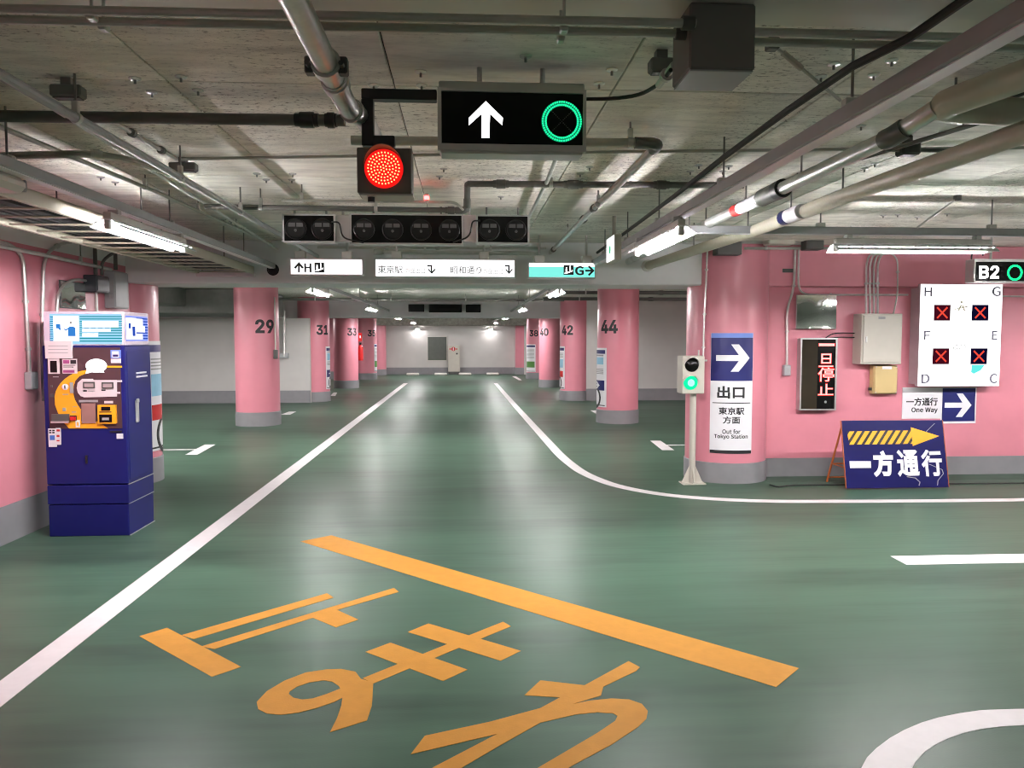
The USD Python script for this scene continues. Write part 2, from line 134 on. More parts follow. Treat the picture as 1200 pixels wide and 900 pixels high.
GLYPHS = json.loads('''{"一":[250,[[[12,88,12,108,240,107,239,88]]]],"方":[250,[[[13,-7,13,-5,23,0,37,10,50,23,61,38,67,52,74,68,78,84,82,111,85,140,84,149,17,149,17,167,126,167,126,169,122,180,110,204,128,212,134,201,146,175,132,169,132,167,234,167,233,149,106,148,103,109,209,108,206,65,201,24,195,0,191,-7,186,-12,178,-16,164,-18,126,-17,123,-7,119,1,124,1,163,-1,170,1,174,3,180,17,184,36,188,76,188,91,100,91,93,63,85,41,74,21,61,5,40,-12,26,-21]]]],"通":[250,[[[10,-3,11,-1,26,14,46,28,46,98,45,99,11,99,11,116,64,116,64,27,90,10,109,4,133,2,170,2,212,4,239,6,242,6,237,-12,219,-13,134,-14,113,-12,90,-6,80,-1,64,10,56,14,48,11,42,7,22,-17]],[[91,18,91,147,158,148,159,149,157,150,115,168,113,169,125,179,162,165,183,177,195,185,92,186,91,201,218,202,220,200,229,194,228,192,207,175,179,157,197,148,229,147,229,33,227,24,219,19,213,18,187,17,186,18,182,32,208,32,211,33,211,59,168,59,167,19,152,18,151,19,150,59,110,59,109,18],[168,75,211,74,211,96,168,97],[168,111,211,111,211,133,168,133,168,132],[109,75,150,74,151,96,109,97],[109,111,150,111,151,133,109,133]],[[17,189,24,196,30,200,50,182,70,162,72,159,62,149,58,147,49,158]]]],"行":[250,[[[98,125,99,126,239,126,238,108,201,108,201,3,199,-8,194,-15,180,-19,143,-19,137,-3,138,-1,178,-1,182,2,182,108,98,108]],[[109,194,231,195,232,178,109,177]],[[7,80,7,81,34,104,49,119,62,135,76,156,94,150,85,135,66,111,66,-21,48,-20,48,89,46,89,20,65]],[[9,155,10,157,23,166,40,181,53,193,66,210,69,210,84,203,71,186,49,164,21,141,19,142]]]],"出":[250,[[[26,84,47,84,47,13,114,13,114,101,38,102,38,187,57,187,57,120,114,119,114,209,135,210,135,120,193,119,194,187,213,187,214,102,135,101,135,14,203,13,204,84,223,85,224,-20,204,-20,203,-6,27,-6]]]],"口":[250,[[[33,-14,32,184,219,184,219,-13,199,-13,198,7,52,8,51,-14],[51,28,199,27,199,165,51,165]]]],"東":[250,[[[11,-1,11,0,39,12,63,26,85,43,98,55,97,56,38,56,38,147,115,148,115,169,17,169,17,186,114,186,115,188,115,210,133,210,134,188,135,186,235,186,234,169,134,168,134,148,215,147,215,56,152,55,165,42,191,23,219,8,240,0,227,-16,208,-8,178,10,156,27,135,47,133,-20,115,-19,114,46,97,30,76,13,54,-1,35,-11,23,-16],[134,110,195,109,196,132,134,132],[134,95,134,71,196,71,196,94,195,95],[56,110,115,109,115,132,57,132],[57,95,57,71,115,71,115,94,114,95]]]],"京":[250,[[[16,179,118,179,118,181,114,190,104,206,122,212,132,197,141,179,233,179,234,178,234,161,17,161]],[[172,41,174,44,187,51,219,17,232,1,233,-3,217,-13,194,17]],[[48,67,47,140,206,140,206,67,136,67,136,-5,133,-12,126,-17,109,-21,80,-21,74,-4,112,-3,116,-1,116,67],[66,85,185,84,186,123,66,124]],[[14,-1,40,26,58,50,76,44,72,37,56,16,27,-12]]]],"駅":[250,[[[109,-11,120,10,125,24,132,58,134,81,134,200,231,200,231,98,192,98,191,96,198,67,208,38,213,27,223,11,233,1,242,-6,230,-21,219,-12,212,-5,199,15,188,40,179,72,174,97,152,98,151,70,147,43,143,23,137,5,131,-10,124,-20],[151,116,214,115,214,182,151,182]],[[23,71,22,200,114,200,114,184,78,184,78,162,109,161,109,147,78,146,78,125,109,124,109,109,78,109,78,86,117,85,111,10,107,-7,105,-12,101,-17,93,-20,68,-20,63,-5,86,-6,90,-4,92,1,96,15,97,28,95,28,90,26,88,26,84,38,75,58,84,61,92,46,96,36,97,36,98,37,100,70],[38,86,62,86,63,87,62,109,38,109],[38,125,62,125,62,147,38,147],[38,163,62,162,62,183,61,184,38,184]],[[57,52,58,54,66,56,67,54,74,29,76,20,76,16,66,14,64,30]],[[38,51,45,52,48,52,52,20,52,8,50,6,41,6,41,26]],[[8,-1,12,9,16,21,19,41,20,56,30,55,32,52,30,31,27,17,23,2,18,-7]]]],"面":[250,[[[14,193,236,194,236,176,134,176,124,146,125,144,224,144,224,-20,205,-20,204,-7,44,-7,43,-20,26,-20,26,144,104,144,111,175,15,176],[168,11,205,11,204,127,168,126],[97,100,150,99,150,126,98,127],[98,40,98,11,150,11,150,40],[98,84,98,55,150,55,150,84],[44,11,80,11,79,127,44,126]]]],"旦":[250,[[[16,9,233,9,234,-9,17,-9,16,-8]],[[53,45,52,196,200,196,200,45],[70,64,181,63,181,111,70,112],[70,131,181,130,181,178,70,178]]]],"停":[250,[[[78,54,78,94,237,94,237,54,221,54,220,79,95,79,94,54]],[[81,187,149,188,149,193,141,206,158,211,162,206,171,188,237,188,237,173,82,172]],[[100,110,100,158,217,158,216,110],[117,125,198,124,199,144,117,144]],[[100,45,100,60,215,59,214,45,168,45,168,-1,166,-9,161,-16,150,-19,117,-19,111,-4,146,-3,148,-2,149,44,147,45]],[[18,93,8,111,28,135,42,157,55,182,65,209,68,209,82,205,82,201,71,175,57,147,56,-20,40,-19,40,117,38,116,19,92]]]],"止":[250,[[[12,10,47,11,48,155,66,154,66,11,125,11,125,209,144,209,145,126,226,126,226,108,145,107,144,11,237,11,237,-8,13,-8]]]],"昭":[250,[[[94,107,112,117,127,132,137,150,144,176,143,181,103,181,103,198,231,198,229,158,226,125,222,112,219,106,215,103,205,99,176,99,174,108,170,116,173,117,198,116,203,118,205,120,208,131,210,145,212,169,211,181,163,180,160,164,154,143,146,128,137,116,125,105,105,93]],[[111,82,228,83,228,-18,210,-19,209,-8,130,-8,128,-20,111,-20],[129,10,209,10,209,66,129,66]],[[20,8,19,191,92,191,92,28,37,27,37,8],[37,45,75,45,75,102,37,102],[37,120,75,120,75,174,37,174]]]],"和":[250,[[[132,186,226,186,225,-7,207,-7,206,11,152,11,151,-9,133,-9],[151,30,207,30,206,169,151,168]],[[7,32,7,34,20,50,35,72,47,95,56,118,13,119,13,136,62,137,62,177,21,172,16,187,70,196,110,208,121,195,121,193,80,181,80,137,123,136,124,119,81,119,80,113,120,67,122,63,111,48,83,87,80,89,80,-20,62,-19,62,88,60,88,38,44,29,31,17,16]]]],"り":[250,[[[53,110,63,198,78,198,84,197,76,156,74,137,74,133,84,149,93,161,100,167,113,177,127,183,137,185,150,184,160,181,172,173,181,163,189,150,195,130,197,114,198,92,195,68,189,51,184,41,175,28,165,18,151,8,127,-4,104,-11,92,-12,81,4,82,5,109,11,135,21,150,32,159,41,168,54,174,69,177,91,177,115,174,132,170,143,164,153,155,162,149,165,142,167,131,166,123,164,114,159,101,147,94,138,81,113,74,89,74,58,56,57,53,81]]]],"O":[186,[[[14,99,17,120,24,143,35,159,46,171,61,180,80,186,100,186,114,184,132,176,141,170,154,155,162,140,169,119,171,95,170,73,167,57,161,41,152,26,144,16,129,6,118,1,100,-3,86,-3,70,0,55,6,48,11,38,21,28,34,22,47,18,62,15,77],[38,86,41,67,46,49,53,37,61,28,72,21,85,18,101,18,110,20,122,26,132,36,140,51,144,62,147,80,147,104,144,122,139,135,131,148,123,156,113,162,104,165,94,166,81,165,74,162,65,158,56,150,50,141,46,133,39,111]]]],"u":[152,[[[21,135,44,135,44,50,46,35,51,24,57,19,64,17,75,17,82,19,91,24,106,40,106,135,129,135,128,0,110,0,109,18,107,21,97,11,88,4,80,0,68,-3,57,-3,44,0,35,6,30,11,23,27,21,39]]]],"t":[94,[[[8,117,7,134,28,136,31,174,50,173,50,136,87,135,86,117,50,116,50,34,54,23,61,17,66,16,76,16,86,19,91,3,90,1,70,-3,55,-2,43,2,35,9,30,19,27,37,27,116]]]],"f":[81,[[[8,134,27,136,27,165,28,173,32,184,41,195,48,199,60,202,73,202,89,198,84,180,72,184,61,182,54,177,50,166,49,136,78,135,78,118,49,116,49,0,27,1,27,116,9,117]]]],"o":[151,[[[13,59,13,76,14,85,19,100,24,110,38,126,46,132,58,137,70,139,81,139,94,137,107,131,117,124,124,116,129,109,134,96,137,83,139,65,137,52,133,36,124,21,116,11,107,5,94,-1,81,-3,65,-2,52,1,41,8,32,15,22,29,16,45],[36,66,39,48,44,35,48,29,55,23,64,18,75,16,85,17,99,24,105,31,111,41,115,60,115,77,112,89,109,98,104,106,93,115,81,120,67,119,56,114,49,108,44,102,38,85]]]],"r":[97,[[[24,0,23,135,42,135,45,112,57,128,71,137,79,139,88,139,97,137,97,135,93,117,85,119,76,119,72,117,63,112,56,106,50,97,46,88,46,1]]]],"T":[150,[[[8,182,142,183,141,164,88,164,86,163,86,0,63,1,63,163,8,164]]]],"k":[138,[[[24,0,23,198,45,199,46,65,48,66,104,135,128,135,127,132,85,81,135,1,111,0,71,64,46,36,45,0]]]],"y":[130,[[[4,135,4,136,27,135,67,24,69,22,70,24,80,60,104,135,127,135,71,-24,62,-39,54,-49,44,-55,35,-58,20,-59,10,-56,13,-39,15,-38,21,-40,28,-40,33,-39,40,-34,47,-27,52,-17,57,0]]]],"S":[149,[[[12,24,25,39,42,27,55,21,68,18,78,17,91,19,103,24,110,32,114,39,115,47,114,56,109,64,98,73,48,96,35,104,26,115,23,123,21,132,21,143,24,155,31,167,41,176,56,183,72,186,90,186,106,181,121,174,132,164,120,149,107,159,95,164,79,166,70,166,59,162,50,155,46,149,44,139,45,132,48,127,54,120,70,111,112,92,121,86,129,78,136,67,138,55,138,43,136,34,129,20,119,10,104,1,88,-2,69,-3,53,-1,38,5,24,13]]]],"a":[141,[[[15,28,15,41,18,51,22,59,31,67,43,74,55,78,79,84,96,86,98,87,97,96,95,105,91,112,83,118,71,121,59,119,47,116,29,106,21,122,43,134,58,138,68,139,85,139,94,136,104,130,110,124,115,116,120,98,120,0,102,0,101,13,99,16,82,4,67,-2,59,-3,42,-2,31,3,24,9,18,19],[37,33,40,24,45,20,54,16,70,16,83,22,98,34,98,70,89,70,72,67,60,63,50,59,39,48,37,41]]]],"i":[69,[[[20,177,20,184,22,188,25,191,32,194,37,194,43,192,46,189,49,183,50,179,47,170,43,166,38,164,32,164,25,166,21,171]],[[24,0,23,135,46,136,46,1]]]],"n":[152,[[[24,0,23,135,42,135,44,117,63,132,72,136,81,139,100,139,107,137,115,132,122,126,126,118,129,108,131,97,131,0,109,0,109,90,107,99,104,108,98,115,91,119,79,119,65,115,56,109,46,99,46,1]]]],"W":[219,[[[7,182,7,183,30,183,31,182,59,29,61,25,74,84,99,183,121,183,147,83,160,24,162,28,171,83,190,181,191,183,212,183,175,0,147,0,119,112,110,151,109,151,101,112,73,0,45,0]]]],"e":[139,[[[13,59,14,82,17,95,21,105,28,116,36,125,52,135,68,139,80,139,97,135,107,129,114,122,122,108,126,95,128,81,128,71,127,63,36,62,38,49,43,35,49,28,62,19,72,16,85,15,101,19,115,25,122,11,108,3,90,-2,72,-3,58,-1,45,5,32,15,22,29,16,45],[36,80,107,79,108,84,104,101,99,111,93,116,86,119,71,121,56,116,46,108,39,95]]]],"H":[182,[[[26,0,25,183,48,183,48,106,133,106,134,183,157,183,157,0,134,1,133,86,49,86,48,1]]]],"G":[172,[[[14,98,18,123,28,147,38,161,54,174,63,179,76,184,92,186,105,186,117,184,134,177,144,170,151,164,139,149,128,158,118,163,108,166,98,166,87,165,76,162,65,155,55,146,45,130,41,116,38,97,39,79,41,67,44,54,50,43,60,31,68,25,81,19,97,17,108,18,122,21,132,28,132,75,94,76,94,95,153,95,154,18,144,10,133,4,117,-1,105,-3,80,-2,65,3,54,8,45,15,36,24,28,34,23,45,18,59,16,72]]]],"F":[138,[[[26,0,25,183,130,183,130,164,48,163,48,102,118,102,118,83,48,82,48,1]]]],"E":[148,[[[26,0,25,183,130,183,130,164,48,163,48,106,117,106,118,87,48,86,48,21,133,20,134,19,134,0]]]],"D":[172,[[[26,0,25,183,86,182,102,179,117,174,130,165,140,154,149,138,154,122,157,106,157,78,153,57,146,40,140,29,129,18,119,11,104,4,80,0],[48,20,50,19,79,19,92,22,103,26,110,31,119,40,127,55,130,62,132,74,134,94,132,114,128,128,122,139,114,150,105,156,91,162,76,164,48,164]]]],"C":[159,[[[14,98,17,118,24,140,34,157,50,172,66,181,74,184,89,186,110,185,119,182,130,177,139,170,146,164,134,149,123,158,115,162,107,165,97,166,87,166,77,163,67,158,58,151,49,138,41,117,38,97,39,78,42,62,49,43,56,34,62,28,70,23,87,18,97,17,106,18,122,24,138,38,149,25,149,21,142,15,131,6,119,1,107,-2,82,-2,73,-1,57,6,45,14,36,23,30,32,23,44,19,57,16,72]]]],"B":[164,[[[26,0,25,183,88,183,103,181,122,175,130,169,137,160,142,148,142,134,140,122,134,111,126,103,117,98,129,94,139,87,145,80,150,72,152,63,153,50,152,41,147,29,142,21,134,13,124,8,109,3,92,0],[48,20,91,19,106,22,118,28,126,36,130,48,129,63,124,73,116,81,99,86,88,88,48,87],[48,106,90,106,102,109,111,115,117,123,120,135,119,143,115,153,108,159,94,164,82,165,48,165]]]],"2":[139,[[[10,159,19,169,34,179,45,184,58,186,75,186,87,182,98,176,107,167,114,155,117,138,117,122,112,105,102,84,92,69,75,48,47,19,72,20,126,20,126,0,11,0,11,14,54,54,71,75,80,87,89,104,92,114,95,126,95,136,92,148,88,156,82,162,73,166,67,167,56,168,47,165,37,159,23,147]]]]," ":[56,[]],"J":[134,[[[9,25,11,28,25,37,37,23,45,19,51,18,58,17,69,19,77,24,81,29,85,39,86,46,86,183,110,183,110,52,108,36,102,19,91,6,81,1,65,-3,53,-3,40,-1,29,4,18,13]]]],"Q":[186,[[[14,99,17,120,21,133,26,145,39,164,46,171,57,178,72,184,80,186,100,186,112,184,122,181,132,176,141,170,150,161,156,152,162,140,166,129,170,111,171,95,169,65,162,43,155,31,148,21,133,8,122,2,109,-2,107,-4,111,-10,117,-16,125,-21,134,-25,144,-27,159,-27,170,-24,175,-42,162,-46,142,-46,130,-44,120,-41,109,-36,100,-29,89,-17,81,-3,63,2,54,6,45,13,32,28,22,47,16,72],[38,86,40,69,45,51,53,36,61,27,74,19,84,16,96,16,112,19,125,28,133,37,139,49,144,64,147,79,147,104,144,122,139,136,131,148,124,155,113,162,104,165,94,166,85,166,73,162,65,158,57,151,50,141,46,133,39,111]]]],"U":[180,[[[24,182,47,183,47,66,49,52,53,40,58,32,66,24,77,19,91,17,104,19,115,24,122,30,129,42,131,50,134,67,134,183,156,183,156,72,155,55,151,38,147,28,139,16,128,6,116,1,103,-2,77,-2,63,1,53,6,41,17,36,24,28,42,24,68]]]],"#0":[162,[[[18,101,21,127,27,147,35,161,47,174,58,180,65,182,75,184,87,184,104,181,116,174,128,161,136,147,142,127,145,101,145,80,141,52,135,33,125,18,117,10,109,4,98,-1,88,-2,75,-2,65,-1,51,5,45,10,38,17,31,27,23,47,18,72],[40,76,43,56,48,42,56,29,64,22,77,18,89,18,100,23,109,32,116,45,121,62,122,76,122,106,120,123,114,141,107,153,100,159,89,164,74,164,62,159,52,148,46,134,42,120,40,105]]]],"#1":[162,[[[28,0,28,19,76,20,76,160,74,160,32,129,31,153,70,182,99,182,99,20,140,19,140,0]]]],"#2":[162,[[[23,17,99,100,108,113,111,119,114,130,113,141,107,154,101,159,95,162,84,164,71,164,64,161,58,158,52,152,48,145,46,131,24,131,24,136,25,144,29,156,36,166,44,173,56,180,63,182,74,184,86,184,100,182,111,177,122,168,132,153,136,142,136,133,135,122,132,114,125,101,111,82,55,21,138,21,139,0,24,0]]]],"#3":[162,[[[16,46,38,46,42,35,52,25,67,19,83,18,96,21,105,26,112,34,117,47,117,56,115,64,109,75,103,79,95,84,86,87,57,88,56,89,56,106,102,159,102,161,25,161,25,182,133,182,133,164,80,104,98,102,114,96,126,87,134,75,139,61,140,46,137,34,130,20,125,15,115,7,99,0,85,-2,70,-2,58,-1,48,3,40,7,28,16,19,28,16,38]]]],"#4":[162,[[[15,56,87,182,110,182,40,58,100,58,101,113,122,114,123,58,148,57,147,37,123,36,123,0,101,0,100,37,16,37]]]],"#5":[162,[[[22,45,44,46,48,33,55,26,64,21,74,18,84,18,92,20,102,25,109,33,116,46,117,63,115,71,111,80,100,92,86,97,73,98,55,94,46,89,24,92,34,177,36,182,130,182,130,161,55,161,49,112,50,109,60,114,72,118,92,118,102,116,111,111,122,103,127,97,132,89,136,80,139,65,139,52,137,41,132,28,127,19,113,7,96,-1,85,-2,63,-1,46,6,35,14,26,27,23,37]]]],"#6":[162,[[[23,51,23,63,24,72,28,84,34,97,46,117,86,177,90,182,114,182,114,179,66,109,68,108,80,112,90,112,101,110,116,104,129,91,134,81,139,62,137,42,134,30,129,21,117,9,100,0,87,-2,75,-2,62,0,47,8,36,18,27,34],[46,49,50,35,59,25,68,19,74,18,82,17,91,18,103,25,108,30,113,38,116,49,116,63,115,69,108,82,99,90,86,94,71,93,58,87,51,78,46,63]]]],"#7":[162,[[[22,181,140,181,140,160,59,0,35,1,116,161,23,161]]]],"#8":[162,[[[19,42,19,58,22,67,26,74,32,82,39,89,53,95,44,100,37,105,30,115,26,127,26,145,29,154,36,165,42,171,50,177,63,182,72,184,90,184,97,182,107,179,119,172,129,161,134,151,137,136,136,129,132,116,127,107,119,100,109,95,122,89,127,86,136,75,142,63,144,53,143,39,140,29,134,19,122,8,105,1,88,-2,74,-2,62,-1,51,3,43,7,37,11,29,19,22,30],[42,45,44,38,48,31,57,23,71,18,87,18,101,21,108,25,114,30,120,42,121,54,117,65,108,75,93,82,76,84,69,82,58,78,48,69,43,57],[48,128,51,119,61,109,74,104,88,104,100,108,109,116,112,121,114,130,114,142,110,151,100,160,93,163,86,164,72,164,61,159,53,152,48,140]]]],"#9":[162,[[[23,119,23,132,25,143,31,157,43,171,51,177,63,182,72,184,90,184,105,179,116,173,124,166,134,149,138,135,139,119,136,105,132,93,119,69,72,0,47,1,96,73,94,74,82,70,72,70,61,72,46,78,36,88,31,95,26,106],[46,119,48,111,52,102,63,92,76,88,91,89,104,95,110,102,114,109,116,119,116,132,115,138,110,148,100,159,93,162,85,164,71,163,60,158,51,148,48,141,46,133]]]],"#B":[164,[[[23,0,22,181,93,182,110,179,121,174,133,163,139,152,142,141,142,125,139,116,133,107,126,101,113,94,122,92,132,86,140,79,146,68,149,55,149,43,147,33,143,23,134,13,127,8,119,4,107,1,97,0],[45,21,95,21,106,23,114,26,122,33,127,44,127,54,122,66,110,77,98,82,45,82],[45,103,86,102,98,104,106,108,115,116,119,124,120,137,116,148,107,157,96,161,45,161]]]]}''')
def text(s, h, bold=0.0, pre='', gap=0.0, center=True, vertical=False):
    out, x = [], 0.0
    for i, c in enumerate(s):
        if c == ' ': x += .28 * h; continue
        adv, ps = GLYPHS[pre + c]; k = h / 250.0
        g = union_all([Polygon(np.array(r[0]).reshape(-1, 2), [np.array(q).reshape(-1, 2) for q in r[1:]]).buffer(0) for r in ps])
        g = affinity.scale(g, k, k, origin=(0, 0))
        if vertical: g = affinity.translate(g, -adv * k / 2, -i * (h + gap))
        else: g = affinity.translate(g, x, 0); x += adv * k + gap
        out.append(g)
    g = union_all(out)
    if bold: g = g.buffer(bold * h, join_style=2, mitre_limit=2)
    if center:
        a, b, c, d = g.bounds; g = affinity.translate(g, -(a + c) / 2, -(b + d) / 2)
    return g
def fit(g, x0, y0, x1, y1):
    a, b, c, d = g.bounds; sx, sy = (x1 - x0) / (c - a), (y1 - y0) / (d - b)
    return affinity.translate(affinity.scale(g, sx, sy, origin=(a, b)), x0 - a, y0 - b)
def ffit(g, x0, y0, x1, y1, Y):
    a, b = PY(x0, y0, Y), PY(x1, y1, Y); return fit(g, min(a[0], b[0]), min(a[2], b[2]), max(a[0], b[0]), max(a[2], b[2]))
ARROW = Polygon([(0, .39), (0, .61), (.66, .61), (.43, 1), (.66, 1), (1, .5), (.66, 0), (.43, 0), (.66, .39)])   # block arrow pointing right

# ------------------------------------------------------------------ materials
def mat(name, col, rough=.5, metal=0.0, var=.10, scale=6.0, bump=0.0, bscale=40.0, spec=.5, stretch=(1, 1, 1), rvar=0.0):
    c = np.array(col, float)
    nodes = {'g': ('geometry', {}), 'm': ('mapping', {'scale': stretch}), 'n': ('noise_texture', {'scale': scale, 'detail': 4.0, 'roughness': .6}),
             'r': ('rgb_ramp', {'ramp': [(.25, tuple(c * (1 - var))), (.75, tuple(np.minimum(c * (1 + var), 1)))]}),
             'p': ('principled_bsdf', {'roughness': rough, 'metallic': metal, 'specular_ior_level': spec})}
    links = [('g.position', 'm.vector'), ('m.vector', 'n.vector'), ('n.fac', 'r.fac'), ('r.color', 'p.base_color')]
    if bump:
        nodes |= {'n2': ('noise_texture', {'scale': bscale, 'detail': 3.0}), 'b': ('bump', {'strength': bump, 'distance': .01})}
        links += [('m.vector', 'n2.vector'), ('n2.fac', 'b.height'), ('b.normal', 'p.normal')]
    if rvar:
        nodes['mr'] = ('map_range', {'to_min': rough - rvar, 'to_max': rough + rvar}); links += [('n.fac', 'mr.value'), ('mr.result', 'p.roughness')]
    return usdkit.material(stage, '/World/Looks/' + name, nodes, links, surface='p.BSDF')
def emit(name, col, s):
    return usdkit.material(stage, '/World/Looks/' + name, {'e': ('emission', {'color': col, 'strength': s})}, [], surface='e.emission')
def S(r, g, b): return tuple(((x / 255 + .055) / 1.055) ** 2.4 if x > 10 else x / 255 / 12.92 for x in (r, g, b))

pink = mat('pink_paint', (.655, .232, .292), .42, var=.05, scale=3, bump=.05, bscale=60)
pinkp = mat('pink_paint_column', (.655, .232, .292), .34, var=.04, scale=3)
grey_band = mat('grey_skirting_paint', (.235, .23, .245), .5, var=.08, scale=5)
greywall = mat('grey_white_wall_paint', (.56, .54, .52), .6, var=.05, scale=2)
beamgrey = mat('grey_beam_paint', (.76, .76, .77), .55, var=.06, scale=2)
beamdark = mat('dark_beam_concrete', (.16, .165, .155), .7, var=.2, scale=4)
def concrete(name, c, seed):
    c = np.array(c); n = {'g': ('geometry', {}), 'm1': ('mapping', {'scale': (2.2, 9, 2), 'location': (seed, seed * .7, 0)}),
         'n1': ('noise_texture', {'scale': 1.3, 'detail': 6.0, 'roughness': .65}), 'r1': ('rgb_ramp', {'ramp': [(.3, tuple(c * .74)), (.5, tuple(c)), (.72, tuple(c * 1.2))]}),
         'm2': ('mapping', {'scale': (26, 55, 26)}), 'n2': ('noise_texture', {'scale': 1.0, 'detail': 5.0, 'roughness': .75}), 'r2': ('rgb_ramp', {'ramp': [(.38, (.20, .19, .18)), (.45, (1, 1, 1))]}),
         'n3': ('noise_texture', {'scale': .9, 'detail': 2.0}), 'r3': ('rgb_ramp', {'ramp': [(.42, (0, 0, 0)), (.62, (1, 1, 1))]}),
         'mx': ('mix', {'mix_type': 'multiply', 'fac': 1.0}), 'b': ('bump', {'strength': .35, 'distance': .006}), 'p': ('principled_bsdf', {'roughness': .8, 'specular_ior_level': .3})}
    l = [('g.position', 'm1.vector'), ('g.position', 'm2.vector'), ('g.position', 'n3.vector'), ('m1.vector', 'n1.vector'), ('m2.vector', 'n2.vector'), ('n1.fac', 'r1.fac'), ('n2.fac', 'r2.fac'),
         ('n3.fac', 'r3.fac'), ('r3.color', 'mx.fac'), ('r1.color', 'mx.color1'), ('r2.color', 'mx.color2'), ('mx.color', 'p.base_color'), ('n2.fac', 'b.height'), ('b.normal', 'p.normal')]
    return usdkit.material(stage, '/World/Looks/' + name, n, l, surface='p.BSDF')
conc = [concrete(f'formwork_concrete_{"abc"[i]}', c, i * 3.1) for i, c in enumerate([(.79, .765, .695), (.745, .725, .66), (.82, .80, .73)])]
def floor_mat():
    c = np.array((.057, .112, .076))
    n = {'g': ('geometry', {}), 'm1': ('mapping', {'scale': (.35, 2.2, 1)}), 'n1': ('noise_texture', {'scale': 1.2, 'detail': 5.0, 'roughness': .6}), 'r1': ('rgb_ramp', {'ramp': [(.3, tuple(c * .82)), (.55, tuple(c)), (.75, tuple(c * 1.14))]}),
         'm2': ('mapping', {'scale': (1.5, 40, 1)}), 'n2': ('noise_texture', {'scale': 1.0, 'detail': 4.0}), 'mr': ('map_range', {'from_min': .3, 'from_max': .7, 'to_min': .35, 'to_max': .41}),
         'n3': ('noise_texture', {'scale': .55, 'detail': 4.0, 'roughness': .7}), 'r3': ('rgb_ramp', {'ramp': [(.50, (1, 1, 1)), (.70, (.56, .52, .56))]}), 'mx': ('mix', {'mix_type': 'multiply', 'fac': .9}),
         'n4': ('noise_texture', {'scale': 140.0, 'detail': 2.0}), 'b': ('bump', {'strength': .12, 'distance': .003}), 'p': ('principled_bsdf', {'specular_ior_level': .15})}
    l = [('g.position', 'm1.vector'), ('g.position', 'm2.vector'), ('m1.vector', 'n1.vector'), ('m2.vector', 'n2.vector'), ('m1.vector', 'n3.vector'), ('g.position', 'n4.vector'), ('n1.fac', 'r1.fac'), ('n3.fac', 'r3.fac'), ('r1.color', 'mx.color1'), ('r3.color', 'mx.color2'),
         ('mx.color', 'p.base_color'), ('n2.fac', 'mr.value'), ('mr.result', 'p.roughness'), ('n4.fac', 'b.height'), ('b.normal', 'p.normal')]
    return usdkit.material(stage, '/World/Looks/green_epoxy_floor', n, l, surface='p.BSDF')
floorm = floor_mat()
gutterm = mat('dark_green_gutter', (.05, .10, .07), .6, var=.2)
whitep = mat('white_line_paint', (.68, .645, .655), .5, var=.05, scale=12)
yellowp = mat('yellow_line_paint', (.54, .25, .040), .6, var=.07, scale=14, bump=.1, bscale=120, spec=.12)
galv = mat('galvanised_steel', (.60, .60, .575), .36, .7, var=.10, scale=10, rvar=.06)
shiny = mat('shiny_zinc_plate', (.75, .75, .74), .25, .6, var=.05)
conduitm = mat('grey_conduit', (.46, .46, .42), .42, .35, var=.12, scale=10)
darkpipe = mat('dark_grey_pipe', (.13, .13, .12), .5, .2, var=.15, scale=10)
chan = mat('raceway_steel', (.36, .37, .38), .5, .0, var=.06, scale=8)
insul = mat('beige_pipe_lagging', (.50, .475, .38), .5, var=.06, scale=8)
rodm = mat('threaded_rod', (.20, .20, .19), .5, .5)
blackm = mat('black_plastic', (.012, .012, .013), .4)
cablem = mat('black_cable', (.010, .010, .010), .55)
darkmetal = mat('dark_grey_steel', (.085, .085, .08), .5, .2)
boxgrey = mat('grey_box_paint', (.16, .16, .15), .5, var=.06)
alum = mat('aluminium', (.55, .55, .54), .35, .7, var=.06)
offwhite = mat('off_white_paint', (.62, .60, .56), .45, var=.04)
cabinetm = mat('beige_cabinet_paint', (.50, .47, .41), .45, var=.04)
tanm = mat('tan_plastic', (.56, .42, .19), .45, var=.04)
bluem = mat('blue_machine_paint', (.009, .011, .115), .42, var=.06, spec=.22)
navy = mat('navy_sign_vinyl', S(28, 32, 98), .35, var=.03)
ltblue = mat('light_blue_vinyl', S(110, 140, 215), .35, var=.03)
signwhite = mat('white_sign_vinyl', (.74, .73, .76), .35, var=.02)
ink = mat('black_ink', (.012, .012, .014), .5)
greyink = mat('grey_ink', (.30, .30, .30), .5)
brownp = mat('brown_panel', S(70, 48, 52), .4, var=.06)
orangep = mat('orange_vinyl', S(240, 165, 30), .4, var=.04)
pale = mat('pale_pink_plastic', (.66, .56, .58), .4, var=.03)
redp = mat('red_vinyl', S(190, 30, 30), .4)
greenp = mat('green_vinyl', S(90, 140, 70), .4)
skyp = mat('sky_blue_vinyl', S(140, 190, 215), .4)
orangerust = mat('orange_frame_paint', S(176, 92, 42), .55, var=.18, scale=30)
mirror = usdkit.material(stage, '/World/Looks/mirror_glass', {'n': ('noise_texture', {'scale': 2.0}), 'b': ('bump', {'strength': .06}), 'p': ('principled_bsdf', {'base_color': (.8, .82, .8), 'metallic': 1.0, 'roughness': .03})}, [('n.fac', 'b.height'), ('b.normal', 'p.normal')], surface='p.BSDF')
screen = mat('black_glossy_screen', (.004, .004, .004), .2, var=.1, spec=.2)
reflm = mat('white_reflector', (.80, .80, .82), .3, var=.02)
tubem = emit('tube_light', (1.0, .955, .96), TUBE)
lit_white = emit('lit_white_panel', (1.0, .99, 1.0), 1.6)
lit_map = emit('lit_map_panel', (1.0, .985, 1.0), 1.7)
lit_cyan = emit('lit_cyan_panel', (.25, 1.0, .88), .95)
lit_head = emit('lit_header_panel', (.42, .75, 1.0), 1.0)
lit_head2 = emit('lit_header_side', (.30, .38, 1.0), 1.0)
